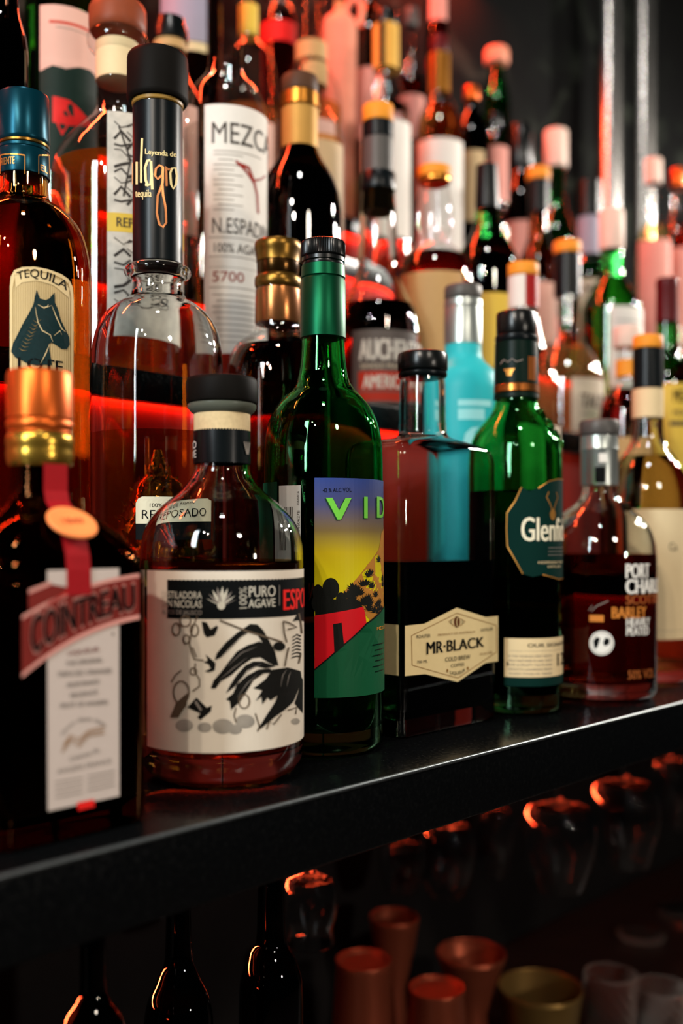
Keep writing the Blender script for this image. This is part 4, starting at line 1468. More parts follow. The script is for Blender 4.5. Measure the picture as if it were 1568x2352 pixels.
# ---- round-shouldered tequila with the long black neck
b = Bottle('tequila_bottle', 'clear bottle with long black sleeve neck, broad black cap and glass agave inside', 'bottle', 362, 2, group=G2, seg=88)
b.body(CLEAR, [(225, 55), (248, 56), (606, 56), (611, 60), (617, 73), (628, 77), (636, 73), (641, 62), (652, 58.5), (672, 60), (688, 70), (702, 92), (722, 116), (748, 134), (780, 145), (815, 150), (860, 151.5), (1200, 151.5)], 0.0028, 0.014)
b.liquid(thin('thin_reposado', (0.90, 0.68, 0.36)), 1000)
b.lathe('cap', BLACKM, [(129, 60), (131, 66), (136, 69.5), (142, 70.5), (228, 71), (234, 70), (239, 66)])
b.lathe('cork_ring', solid('amber_stopper', '#8a6a30', 0.35, var=0.1), [(239, 58), (240, 60), (247, 59), (249, 56.5)])
sleeve = b.sleeve('neck_sleeve', BLACKF, 250, 609, 57.5)
d = Decal(Cyl(b.cx, b.cy, b.r(57.6)), 0.0003)
PGOLD = solid('pale_gold_ink', '#d9c58c', 0.4, var=0.05)
PCOP = solid('copper_ink', '#c07a4a', 0.35, metal=0.5, var=0.05)
d.stroke([(327, 318), (325, 370), (325, 420)], 5, PGOLD, 1)
d.stroke([(315, 372), (315, 424)], 5, PGOLD, 1)
d.stroke([(305, 374), (305, 424)], 4, PGOLD, 1)
d.stroke([(341, 428), (335, 414), (334, 385), (339, 370), (346, 368)], 6, PGOLD, 1)
d.stroke([(334, 425), (346, 425), (349, 400), (347, 370), (350, 436)], 6, PGOLD, 1)
d.stroke([(374, 385), (366, 380), (358, 388), (356, 404), (362, 412), (372, 402), (374, 384), (373, 420), (362, 450), (360, 490), (366, 516), (374, 522), (381, 512), (380, 480), (374, 448), (372, 420)], 5, PCOP, 1)
d.stroke([(382, 428), (381, 392), (380, 384), (386, 390), (391, 388)], 5, PCOP, 1)
d.stroke([(391, 412), (390, 398), (394, 387), (402, 386), (405, 404), (403, 424), (397, 434), (392, 424)], 5, PGOLD, 1, closed=True)
d.line_text('Leyenda de', 334, 404, 354, 342, PGOLD, 1, 0.03, 0.1)
d.line_text('tequila', 312, 348, 453, 436, PGOLD, 1, 0.03)
d.build('sleeve_print', b.root).parent = sleeve
# the glass agave standing inside
V, Fc = [], []
rnd = random.Random(9)
zb_ = b.z0 + 0.0165
apex = b.z(1020)
AG = glass('agave_glass', (0.99, 0.90, 0.68), 1.6, ripple=0.5)
agm, nt_, out_ = new_mat('moulded_amber_glass')
p_ = nt_.nodes.new('ShaderNodeBsdfPrincipled')
p_.inputs['Base Color'].default_value = lin('#d9a860')
p_.inputs['Metallic'].default_value = 0.95
p_.inputs['Roughness'].default_value = 0.12
tc_ = nt_.nodes.new('ShaderNodeTexCoord')
nz_ = nt_.nodes.new('ShaderNodeTexNoise')
nz_.inputs['Scale'].default_value = 120
nt_.links.new(tc_.outputs['Object'], nz_.inputs['Vector'])
bp_ = nt_.nodes.new('ShaderNodeBump')
bp_.inputs['Strength'].default_value = 0.5
bp_.inputs['Distance'].default_value = 0.002
nt_.links.new(nz_.outputs['Fac'], bp_.inputs['Height'])
nt_.links.new(bp_.outputs[0], p_.inputs['Normal'])
nt_.links.new(p_.outputs[0], out_.inputs[0])
for lvl in range(7):
    f = lvl / 6.0
    nl = 12 - lvl
    zc = zb_ + (apex - zb_ - 0.03) * f + 0.004
    rr = 0.030 * (1 - f) ** 0.8 + 0.004
    for j in range(nl):
        th = 2 * pi * (j + 0.5 * (lvl % 2)) / nl + rnd.uniform(-.1, .1)
        dirv = Vector((sin(th), -cos(th), 0))
        up_ = Vector((0, 0, 1))
        side = dirv.cross(up_)
        base = Vector((b.cx, b.cy, zc)) + dirv * rr * 0.35
        L_ = 0.022 * (1.1 - 0.35 * f)
        tipd = (dirv * (0.75 * (1 - f) + 0.12) + up_ * (0.55 + 0.5 * f)).normalized()
        rings_ = []
        for t, w in ((0, .0052), (.35, .0066), (.7, .0042), (1.0, .0005)):
            cp = base + tipd * L_ * t + up_ * 0.003 * t * t
            nn = tipd.cross(side).normalized()
            rings_.append([tuple(cp + side * w * cos(a) + nn * w * 0.5 * sin(a)) for a in [2 * pi * i / 6 for i in range(6)]])
        v_, f_ = ring_surface(rings_)
        k0 = len(V)
        V += v_
        Fc += [tuple(k0 + i for i in q) for q in f_]
k0 = len(V)
v_, f_ = ring_surface([circ(b.cx, b.cy, r_, z_, 24) for r_, z_ in ((0.003, apex - 0.004), (0.008, apex - 0.02), (0.016, zb_ + 0.05), (0.026, zb_ + 0.02), (0.030, zb_ + 0.0015))])
V += v_
Fc += [tuple(k0 + i for i in q) for q in f_]
obj_from('glass_agave', V, Fc, agm, b.root)['label'] = 'amber glass agave plant inside the bottle'
s = b.surf(1150)
d = Decal(s, 0.0004)
u0, u1 = s.inv(312, 1180)[0], s.inv(312, 1180)[0] + 0.050
zt, zm, zl = b.z(1147), b.z(1205), b.z(1240)
d.poly([(u0, zm), (u0, zt - 0.004), (u0 + .0015, zt - .0012), (u0 + .004, zt), (u1 - .004, zt), (u1, zt - .004), (u1, zm)], solid('ivory_label', '#cfc6ab', 0.55, var=0.04, spec=0.25), 0, px=False)
d.rect(u0, u1, zl, zm, INK, 0)
uc = s.inv(344, 1165)[0]
d.uv_text('100% DE AGAVE', uc, uc + 0.026, b.z(1169.5), b.z(1161.5), INK, 1)
uc = s.inv(326, 1185)[0]
d.uv_text('REPOSADO', uc, uc + 0.041, b.z(1195), b.z(1176), INK, 1)
d.build('label', b.root)
b.end()

# ================================================================== table-built bottles
def bb(name, label, x, row, gl, prof, parts=(), liq=None, sheets=(), group=None, thick=False, z0=None, seg=48, p=None):
    b = Bottle(name, label, 'bottle', x, row, p=p, z0=z0, group=group or ('bottles on step %s' % ['', 'one', 'two', 'three', 'four', 'five', 'six'][row]), seg=seg)
    b.body(gl, prof, thick=thick)
    if liq:
        b.liquid(liq[1], liq[0], thick=thick)
    for pt in parts:
        kind, nm, mat = pt[:3]
        if kind == 'cap':
            b.cap(nm, mat, *pt[3:])
        elif kind == 'sleeve':
            wrap = b.sleeve(nm, mat, *pt[3:])
            neck_r = b.r(pt[5])
        else:
            b.lathe(nm, mat, pt[3])
    for sh_ in sheets:
        nm, y0, y1, x0, x1, mat = sh_[:6]
        s = b.surf((y0 + y1) / 2, 0.0002)
        if nm == 'neck_stripe':         # lies on the wrapper, not on the glass
            s = Cyl(b.cx, b.cy, neck_r + 0.0002)
        d = Decal(s, 0.0003, 0.006)
        ym = (y0 + y1) / 2
        # x may run past the visible edge: given then as degrees in a tuple
        u0 = s.R * radians(x0[0]) if isinstance(x0, tuple) else s.inv(x0, ym)[0]
        u1 = s.R * radians(x1[0]) if isinstance(x1, tuple) else s.inv(x1, ym)[0]
        d.rect(u0, u1, max(b.z(y1), b.z0 + 0.006), b.z(y0), mat, 0)
        for it in (sh_[6] if len(sh_) > 6 else ()):
            if it[0] == 'T':
                _, tx, ya, yb, xa, wid, m = it[:7]
                ua = s.R * radians(xa[0]) if isinstance(xa, tuple) else s.inv(xa, ym)[0]
                d.uv_text(tx, ua, ua + b.r(wid), b.z(yb), b.z(ya), m, 3, it[7] if len(it) > 7 else 0.03)
            elif it[0] == 'R':
                _, ya, yb, fa, fb, m = it
                if b.z(ya) > b.z0 + 0.008:
                    d.rect(u0 + (u1 - u0) * fa, u0 + (u1 - u0) * fb, max(b.z(yb), b.z0 + 0.006), b.z(ya), m, 1)
            elif it[0] == 'P':
                d.poly([(u0 + (u1 - u0) * a, b.z(yy)) for a, yy in it[1]], it[2], 2, px=False)
            elif it[0] == 'S':
                d.stroke([(u0 + (u1 - u0) * a, b.z(yy)) for a, yy in it[1]], b.r(it[2]), it[3], 2, px=False)
            elif it[0] == 'D':
                d.disc(u0 + (u1 - u0) * it[1], b.z(it[2]), b.r(it[3]), b.r(it[4]), it[5], 2, px=False)
        sh_obj = d.build(nm, b.root)
        if nm == 'neck_stripe':
            sh_obj.parent = wrap
    b.end()
    return b


def lines(y0, y1, step, m, a=0.15, b_=0.85, w=2.0):
    out = []
    y = y0
    k = 0
    while y < y1:
        out.append(('R', y, y + w, a + (0.06 if k % 3 == 1 else 0), b_ - (0.12 if k % 2 else 0), m))
        y += step
        k += 1
    return out


FLOR = solid('black_white_sketch_paper', '#bdb3a6', 0.6, var=0.45, scale=110, spec=0.25)
AQUA = solid('aqua_enamel', '#2aa7ad', 0.4, var=0.05)
AQL = solid('aqua_print', '#8fd0d0', 0.5, var=0.03)
PINKP = solid('pinkish_paper', '#c79a8a', 0.6, var=0.05, spec=0.25)
BEIGEP = solid('beige_paper', '#b59a72', 0.6, var=0.08, spec=0.25)
YELP = solid('yellow_paper', '#c9a63a', 0.55, var=0.06, spec=0.3)
SLATE = solid('slate_label', '#5b5350', 0.5, var=0.08)
REDBAND = solid('red_band', '#b0301f', 0.5, var=0.08)

# --- step two
bb('tequila_bottle', 'bottle with tall bronze screw cap and bronze collar, half hidden by the tall green bottle', 638, 2, TCLEAR,
   [(648, 50), (752, 52), (765, 56), (778, 74), (795, 95), (825, 112), (860, 121), (900, 125), (1200, 125)],
   [('lathe', 'cap', DKGOLD, [(556, 46), (558, 52), (563, 54), (575, 54), (580, 52), (600, 50), (604, 50)]),
    ('lathe', 'cap_waist', solid('bronze_cap', '#4a3116', 0.2, metal=0.9, var=0.2), [(604, 47), (606, 49), (632, 48), (635, 46)]),
    ('lathe', 'collar', DKGOLD, [(635, 48), (638, 52), (644, 54), (656, 54), (662, 52), (666, 49)]),
    ('lathe', 'neck_band', solid('copper_band', '#9a6238', 0.25, metal=0.85, var=0.25), [(666, 48), (668, 51.5), (742, 53), (746, 51)])],
   (800, L_BROWN), (), thick=True, seg=64)
bb('whisky_bottle', 'aqua-painted squat bottle with silver neck and grey cap behind the hexagon-label bottle', 1063, 2, AQUA,
   [(793, 42), (815, 43), (830, 48), (842, 60), (855, 73), (875, 82), (900, 87), (1000, 88)],
   [('cap', 'cap', GREYF, 657, 690, 43, 7), ('lathe', 'neck_foil', SILVERF, [(690, 41), (692, 43.5), (707, 44), (709, 42.5), (712, 43.5), (793, 43.5), (795, 41)])],
   None, [('label_print', 925, 1035, 1046, 1140, AQUA, [('R', 930, 944, .05, .8, AQL), ('R', 950, 974, .05, .62, AQL), ('P', [(.15, 1030), (.2, 1005), (.34, 992), (.5, 990), (.4, 1002), (.36, 1030)], AQL)])], seg=56)
bb('whisky_bottle', 'clear bottle with amber cap and white-and-red neck label behind the dark green foil neck', 1201, 2, TCLEAR,
   [(634, 30), (715, 33), (745, 38), (790, 48), (830, 62), (860, 76), (890, 85), (930, 89), (1100, 89)],
   [('cap', 'cap', ORANGEC, 607, 636, 36, 4), ('sleeve', 'neck_label', WHITEP, 637, 712, 34.5), ],
   (1010, T_GOLD), [('neck_stripe', 638, 711, 1206, (100,), REDF), ('label', 985, 1200, 1200, 1286, OFFW)], seg=56)
bb('rum_bottle', 'short red-filled bottle with pale cap behind the slim-necked amber-capped bottle', 1440, 2, TCLEAR,
   [(800, 24), (875, 26), (890, 34), (905, 48), (925, 60), (950, 66), (980, 68), (1100, 68)],
   [('cap', 'cap', PINKCAP, 752, 800, 33, 5), ('sleeve', 'neck_label', ORANGEC, 828, 868, 27.5)],
   (900, L_RED), [('label', 1010, 1200, 1390, 1500, TANP)])
bb('wine_bottle', 'dark green wine-shaped bottle with maroon foil and yellow label, far end of its row', 1531, 2, TGREEN,
   [(742, 26), (800, 27), (822, 32), (845, 48), (862, 60), (880, 66), (910, 68), (1150, 68)],
   [('lathe', 'neck_foil', DREDF, [(640, 22), (642, 25.5), (660, 26.5), (664, 25), (740, 27), (742, 25)])],
   (880, L_BROWN), [('label', 890, 1090, 1500, (60,), YELP, [('T', 'MEZCAL', 905, 932, 1546, 70, INK, 0.05), ('T', 'MORA', 950, 962, 1546, 40, INKS), ('R', 975, 985, .3, .9, INKS)]), ])
# --- step three
bb('liqueur_bottle', 'dark unlabelled bottle in the top corner above the teal cap, partly out of view', 2, 3, TDARK,
   [(-40, 40), (30, 44), (60, 52), (90, 60), (140, 64), (500, 64)], [], (60, L_DARK), [])
bb('tequila_bottle', 'broad clear bottle with red-brown mushroom stopper and sketch label', 270, 3, TCLEAR,
   [(80, 62), (92, 71), (104, 71), (118, 62), (128, 50), (196, 48), (250, 50), (272, 62), (300, 88), (332, 116), (365, 138), (400, 148), (440, 151), (900, 151)],
   [('lathe', 'stopper', WOODCAP, [(14, 54), (17, 61), (26, 66), (40, 67), (62, 67), (74, 66), (80, 62)]), ('sleeve', 'neck_label', CREAM, 104, 192, 50.5)],
   (393, T_GOLD), [('label', 318, 800, 246, 420, FLOR, [('R', 536, 577, 0, 1, YELP), ('T', 'REPOSADO', 546, 566, 268, 120, INKS)] + [('S', [(.1 + .13 * k, 350 + 26 * (k % 3)), (.2 + .1 * k, 420), (.14 + .12 * k, 500)], 4, INKS) for k in range(6)] + [('S', [(.06 + .11 * (k % 5), 340 + 20 * (k // 5) + 9 * (k % 3)), (.12 + .11 * (k % 5), 352 + 20 * (k // 5) - 12 * (k % 2)), (.2 + .1 * (k % 5), 346 + 20 * (k // 5) + 14 * (k % 2))], 2.5 + 2 * (k % 3), INKS) for k in range(45)] + [('S', [(.06 + .11 * (k % 5), 590 + 22 * (k // 5) + 9 * (k % 3)), (.14 + .11 * (k % 5), 604 + 22 * (k // 5) - 12 * (k % 2)), (.2 + .1 * (k % 5), 592 + 22 * (k // 5) + 14 * (k % 2))], 2.5 + 2 * (k % 3), INKS) for k in range(35)])], seg=64)
bb('mezcal_bottle', 'clear long-necked bottle with tall handwritten white label reading MEZCAL', 517, 3, TCLEAR,
   [(-120, 34), (-20, 37), (120, 38.5), (160, 41), (178, 48), (192, 60), (208, 74), (228, 86), (255, 94), (285, 98), (330, 99), (900, 99)],
   [], (310, T_WATER), [('label', 282, 830, 470, 613, WHITEP,
   [('T', 'MEZCAL', 322, 368, 487, 190, INKS, 0.0), ('R', 384, 386, .12, .8, GREYI), ('S', [(.42, 410), (.58, 415), (.66, 440), (.72, 470), (.74, 510)], 8, DREDI), ('S', [(.66, 440), (.8, 430), (.92, 415)], 5, DREDI), ('S', [(.4, 405), (.55, 425), (.66, 445)], 6, DREDI)]
   + lines(392, 520, 11, GREYI, .12, .5) + [('T', 'N.ESPADIN', 532, 566, 488, 150, INKS, 0.0), ('R', 574, 576, .06, .95, GREYI), ('T', '100% AGAVE', 588, 608, 492, 120, INKS, 0.0), ('R', 616, 618, .06, .95, GREYI), ('R', 640, 641, .06, .95, GREYI), ('T', '5700', 650, 672, 488, 70, DREDI, 0.0), ('R', 684, 686, .06, .95, GREYI)]
   + lines(700, 810, 13, GREYI, .1, .8))], seg=64)
bb('liqueur_bottle', 'black-looking round bottle with brown stopper and golden neck wrapper', 688, 3, TDARK,
   [(225, 38), (340, 40), (352, 44), (372, 54), (398, 70), (425, 83), (455, 92), (490, 96), (540, 97), (900, 97)],
   [('cap', 'stopper', solid('brown_stopper', '#4a3020', 0.5, var=0.2), 178, 218, 42, 6), ('lathe', 'ring', GOLDM, [(218, 40), (220, 44), (250, 44), (254, 41)]), ('sleeve', 'neck_wrapper', solid('kraft_gold', '#a87e3e', 0.5, metal=0.3, var=0.1), 254, 345, 42)],
   (400, L_DARK), [])
bb('whisky_bottle', 'whisky bottle with grey-and-black foil, long clear neck and dark grey-red label', 868, 3, CLEAR,
   [(440, 38), (500, 42), (590, 46), (630, 50), (660, 60), (690, 74), (715, 87), (745, 94), (790, 96), (1000, 96)],
   [('cap', 'cap', ORANGEC, 244, 284, 36, 5), ('lathe', 'foil_top', BLACKF, [(284, 34), (286, 36), (320, 36), (322, 34)]), ('sleeve', 'neck_foil', GREYF, 322, 400, 36), ('lathe', 'foil_hem', BLACKF, [(400, 38), (403, 40), (436, 41), (440, 40)]), ('lathe', 'cork', CORK, [(441, 34), (443, 36), (490, 36), (492, 34)])],
   (705, L_BROWN), [('label', 776, 1040, 808, (62,), SLATE,
    [('T', 'AUCHENTOSHAN', 798, 843, 826, 240, WHITEP, 0.08), ('T', 'SINGLE MALT', 852, 862, 828, 100, OFFW, 0.03), ('R', 868, 910, .1, 1, REDBAND), ('T', 'AMERICAN OAK', 877, 906, 834, 175, WHITEP, 0.06), ('R', 914, 934, .1, 1, REDBAND), ('R', 944, 946, .1, 1, OFFW), ('R', 950, 1040, .1, 1, DREDF)])], thick=True, seg=64)
bb('spirit_bottle', 'clear tulip-necked bottle with gold cork top, rounded shoulder and tan label', 997, 3, TCLEAR,
   [(420, 32), (440, 35), (480, 42), (520, 43), (545, 37), (562, 36), (572, 48), (585, 64), (605, 79), (630, 87), (660, 90), (900, 90)],
   [('cap', 'stopper', ORANGEC, 386, 412, 40, 5), ('lathe', 'stopper_rim', GOLDM, [(412, 34), (414, 38), (420, 38), (424, 33)])],
   (590, L_BROWN), [('label', 645, 900, (-60,), 1062, TANP)], seg=56)
bb('wine_bottle', 'dark green bottle with long black foil neck behind the aqua bottle', 1118, 3, TGREEN,
   [(478, 26), (500, 28), (530, 34), (560, 52), (585, 66), (610, 73), (650, 75), (900, 75)],
   [('lathe', 'neck_foil', BLACKF, [(380, 22), (382, 25.5), (470, 28), (480, 27)])], (560, L_BROWN), [('label', 690, 900, 1100, 1170, YELP)])
bb('whisky_bottle', 'clear round-shouldered bottle with orange cap, black foil and square cream label', 1302, 3, TCLEAR,
   [(680, 28), (760, 30), (780, 38), (805, 54), (835, 70), (862, 80), (895, 84), (1100, 84)],
   [('cap', 'cap', ORANGEC, 556, 584, 32, 4), ('sleeve', 'neck_foil', BLACKF, 585, 682, 31)],
   (800, T_PALE), [('label', 880, 1090, 1312, 1386, OFFW, [('T', 'TALISKER', 915, 946, 1334, 120, INKS, 0.04), ('R', 960, 963, .2, 1, GREYI)])], seg=56)
bb('whisky_bottle', 'green bottle with tall pale ribbed cap and white label near the steel posts', 1404, 3, TGREEN,
   [(575, 26), (630, 28), (650, 36), (675, 52), (695, 64), (715, 70), (1000, 71)],
   [('cap', 'cap', PINKCAP, 484, 576, 29, 5)], (640, L_GREENISH), [('label', 718, 900, 1400, (70,), WHITEP, [('R', 750, 752, .1, .9, GREYI)])])
# --- step four
HILLG = solid('dark_hills', '#12231c', 0.6, var=0.2)
SUNR = solid('label_sun_red', '#c01f1c', 0.5, var=0.1)
bb('wine_bottle', 'green glass bottle with pink label of dark hills and a red sun', 142, 4, TGREEN,
   [(-160, 34), (-90, 40), (-50, 60), (-20, 76), (10, 84), (60, 86), (500, 86)], [], (0, L_GREENISH),
   [('label', 55, 420, 92, 222, PINKP, [('R', 90, 96, .15, .8, REDBAND), ('R', 104, 106, .25, .75, GREYI), ('P', [(0, 202), (.2, 190), (.4, 195), (.6, 184), (.8, 180), (1, 186), (1, 240), (0, 240)], HILLG), ('R', 238, 420, 0, 1, HILLG), ('P', [(.2, 258), (.45, 264), (.75, 292), (.9, 306), (.7, 312), (.45, 320), (.2, 316)], SUNR), ('P', [(.2, 300), (.5, 300), (.34, 345)], SUNR)])], seg=56)
bb('mezcal_bottle', 'bottle with small black cap and cream collar behind the broad black cap', 390, 4, TDARK,
   [(98, 36), (140, 38), (180, 46), (215, 66), (250, 82), (290, 86), (600, 86)],
   [('lathe', 'cap', BLACKP, [(44, 26), (47, 34), (60, 36), (76, 42), (98, 43), (100, 38)]), ('sleeve', 'collar', TANP, 100, 122, 38), ], (200, L_DARK), [('label', 270, 560, (-55,), (55,), PINKP)])
bb('gin_bottle', 'clear bottle with beige label standing behind the black-looking round bottle', 722, 4, TCLEAR,
   [(200, 26), (240, 30), (262, 40), (285, 54), (305, 64), (335, 68), (700, 68)], [('cap', 'cap', CORK, 150, 202, 30, 4)], (330, T_PALE), [('label', 345, 600, 690, (70,), BEIGEP)])
bb('whisky_bottle', 'dark amber bottle with orange cap and black foil above the tulip-shouldered ones', 1236, 4, TBROWN,
   [(488, 22), (540, 24), (570, 32), (600, 46), (640, 52), (900, 52)], [('cap', 'cap', ORANGEC, 388, 416, 27, 4), ('sleeve', 'neck_foil', BLACKF, 416, 490, 25)], (600, L_AMBER), [('label', 660, 800, 1200, 1280, PINKP)])
bb('whisky_bottle', 'green bottle with dark top, lavender foil and cream label with black dot', 1352, 4, TGREEN,
   [(585, 26), (598, 32), (612, 46), (628, 56), (650, 62), (900, 62)],
   [('lathe', 'cap', BLACKP, [(418, 26), (421, 31), (498, 32), (500, 29)]), ('lathe', 'neck_foil', LAVF, [(500, 25), (502, 27), (560, 28), (588, 29), (590, 26)])], (640, L_GREENISH),
   [('label', 656, 850, 1330, 1412, OFFW, [('T', 'MELL', 668, 692, 1340, 70, INKS, 0.04), ('D', .5, 738, 11, 16, INK), ('R', 770, 772, .2, .8, GREYI)])])
SAL = solid('salmon_label', '#c9877a', 0.6, var=0.08)
bb('spirit_bottle', 'tall clear bottle lit salmon red, with a pale cap, just beyond the steel posts', 1500, 4, TCLEAR,
   [(420, 14), (470, 16), (500, 20), (530, 30), (565, 38), (610, 42), (900, 42)], [('cap', 'cap', PINKCAP, 366, 424, 20, 4)], (520, T_PALE), [('label', 560, 800, 1466, 1540, SAL)])
bb('rum_bottle', 'red-lit bottle with orange cap at the picture edge beyond the posts', 1556, 4, TCLEAR,
   [(430, 14), (470, 16), (500, 24), (525, 34), (560, 40), (900, 44)], [('cap', 'cap', COPPER, 388, 432, 19, 6)], (520, L_RED), [('label', 580, 800, 1530, (60,), SAL)])
# --- step five
bb('mezcal_bottle', 'wide-shouldered bottle with lavender-grey label high behind the mushroom stopper', 438, 5, TCLEAR,
   [(-260, 30), (-180, 34), (-150, 52), (-120, 66), (-80, 72), (600, 72)], [], (-60, L_BROWN), [('label', -60, 128, (-60,), 474, LAVF), ('lower_label', 130, 150, (-60,), 474, CREAM)])
bb('gin_bottle', 'clear bottle with yellow neck label squeezed beside the MEZCAL bottle', 570, 5, TCLEAR,
   [(-20, 20), (90, 24), (105, 34), (125, 50), (150, 60), (180, 66), (230, 68), (600, 68)], [('sleeve', 'neck_label', YELP, 15, 88, 23)], (260, T_PALE), [('label', 300, 520, (-50,), (60,), PINKP)])
bb('gin_bottle', 'clear bottle with cream neck label and tall shoulders above the golden neck wrapper', 715, 5, TCLEAR,
   [(-80, 28), (100, 30), (150, 34), (172, 46), (195, 58), (220, 66), (260, 70), (700, 70)], [('sleeve', 'neck_label', TANP, 104, 146, 36)], (250, T_PALE), [('label', 300, 560, (-50,), (50,), PINKP)])
bb('whisky_bottle', 'clear bottle with black cap, two yellow neck strips and big white label', 886, 5, TCLEAR,
   [(62, 26), (165, 29), (195, 34), (215, 42), (235, 50), (262, 56), (300, 58), (700, 58)],
   [('cap', 'cap', BLACKP, 28, 62, 28, 5), ('sleeve', 'neck_label', solid('amber_neck_paper', '#c79a45', 0.6, var=0.05), 62, 164, 30)], (250, L_CLEAR), [('label', 296, 560, 832, 942, WHITEP), ('neck_stripe', 64, 163, 870, 884, INK)])
bb('whisky_bottle', 'amber-filled bottle with red-and-black cap, gold neck and white label', 1008, 5, TCLEAR,
   [(125, 20), (220, 25), (238, 32), (258, 42), (280, 50), (305, 54), (335, 56), (700, 56)],
   [('cap', 'cap', DREDF, 84, 126, 21, 4), ('sleeve', 'neck_foil', GOLDM, 126, 218, 25)], (252, L_AMBER), [('label', 338, 600, 958, 1062, WHITEP), ('neck_stripe', 128, 217, 996, 1004, INK)])
bb('whisky_bottle', 'small dark bottle with beige label right of the gold-necked one', 1082, 5, TDARK,
   [(215, 16), (255, 18), (275, 30), (295, 38), (320, 42), (600, 42)], [('cap', 'cap', COPPER, 200, 232, 18, 4)], (300, L_DARK), [('label', 360, 520, 1062, 1112, BEIGEP)])
bb('whisky_bottle', 'dark square-topped bottle with salmon label below the round pale cap', 1195, 5, TDARK,
   [(392, 24), (420, 30), (450, 42), (490, 46), (700, 46)], [('cap', 'cap', BLACKP, 290, 394, 28, 5)], (480, L_DARK), [('label', 520, 650, 1160, 1220, SAL)])
bb('whisky_bottle', 'green-necked bottle with tall pinkish cap beside the leafy wall', 1276, 5, TGREEN,
   [(386, 20), (450, 22), (490, 28), (520, 40), (560, 46), (800, 46)], [('cap', 'cap', PINKCAP, 300, 388, 27, 5)], (520, L_GREENISH), [('label', 580, 700, 1250, 1310, PINKP)])
bb('whisky_bottle', 'pink-labelled bottle behind the dark green one with black foil neck', 1136, 5, TCLEAR,
   [(290, 14), (310, 18), (322, 28), (335, 30), (700, 30)], [('cap', 'cap', BLACKP, 262, 292, 16, 3)], (340, L_RED), [('label', 345, 470, 1112, 1172, SAL)], p=0.500)
# --- step six
bb('liqueur_bottle', 'green-necked bottle with round pale cap against the dark wallpaper', 1140, 6, TGREEN,
   [(150, 16), (180, 20), (205, 26), (235, 31), (270, 32), (600, 32)], [('cap', 'cap', solid('salmon_cap', '#d88a6e', 0.5, var=0.05), 112, 150, 28, 9)], (240, L_GREENISH), [])
bb('liqueur_bottle', 'slim bottle with salmon label high behind the gold-necked one', 1003, 6, TCLEAR,
   [(-260, 14), (-200, 16), (-160, 24), (-120, 27), (600, 27)], [('cap', 'cap', REDF, -300, -258, 16, 3)], (-100, L_RED), [('label', -70, 58, 986, 1026, SAL)])
bb('rum_bottle', 'red-capped bottle with red band label, topmost left of the looped jug', 640, 6, TCLEAR,
   [(-60, 16), (-10, 18), (15, 28), (40, 38), (70, 42), (600, 42)], [('cap', 'cap', REDF, -100, -58, 18, 3)], (40, L_RED), [('label', 66, 112, (-65,), (65,), SUNR)])
bb('rum_bottle', 'tall red-lit bottle half hidden by the yellow-striped one', 846, 6, TBROWN,
   [(-60, 16), (10, 18), (40, 26), (70, 34), (110, 36), (600, 36)], [('cap', 'cap', BLACKP, -100, -58, 18, 3)], (70, L_RED), [('label', 170, 330, (-65,), (65,), SAL)])
bb('rum_bottle', 'red-lit bottle between the yellow-striped and the gold-necked bottles', 944, 6, TCLEAR,
   [(60, 12), (130, 15), (160, 22), (190, 30), (230, 32), (600, 32)], [('cap', 'cap', GREYF, 20, 62, 15, 3)], (180, L_RED), [('label', 230, 330, (-65,), (65,), SAL)])
# jug with a loop handle
b = Bottle('liqueur_jug', 'ceramic jug with a loop handle, red light painted into its colour, on the top step', 'jug', 779, 6, group=None, seg=48)
JUG = solid('red_lit_ceramic', '#d98a70', 0.4, var=0.1, coat=0.3)  # salmon base colour carries the red light falling on the jug
b.body(JUG, [(22, 12), (30, 14), (38, 24), (50, 36), (70, 40), (150, 40), (170, 39)], thick=True, name='jug_body')
b.cap('stopper', CORK, 4, 24, 11, 3)
V = []
hp = [(800, 42), (806, 20), (818, 8), (830, 14), (834, 28)]
hp = [(790, 32), (800, 8), (815, -2), (829, 8), (831, 34), (821, 58)]
rg = []
for i, (hx_, hy_) in enumerate(hp):
    cpt = Vector(((hx_ - CX) / F * b.D, b.cy, b.z(hy_)))
    a = hp[max(0, i - 1)]
    c2 = hp[min(len(hp) - 1, i + 1)]
    tg = Vector((c2[0] - a[0], 0, -(c2[1] - a[1]))).normalized()
    nn = Vector((tg.z, 0, -tg.x))
    rg.append([tuple(cpt + nn * 0.0042 * cos(2 * pi * j / 12) + Vector((0, 1, 0)) * 0.0055 * sin(2 * pi * j / 12)) for j in range(12)])
V, Fc = ring_surface(rg)
hd_ = obj_from('handle', V, Fc, JUG, b.root)
b.end()

# ================================================================== UNDER THE SHELF
CZ = -0.44
tag(shelf_box('lower_counter', -1.2, 2.6, -0.05, 0.455, CZ - 0.03, CZ, solid('dark_counter', (0.02, 0.014, 0.012, 1), 0.3, var=0.3, scale=14), bevel=0.003),
    'dark counter under the shelf holding bar tins and tumblers', 'counter')
HG = 'wine glasses hanging under the shelf'
WG_ = glass('wine_glass', (0.96, 0.97, 0.97), 1.45)
RAIL = solid('rack_wire', (0.10, 0.10, 0.10, 1), 0.35, metal=0.8, var=0.2)


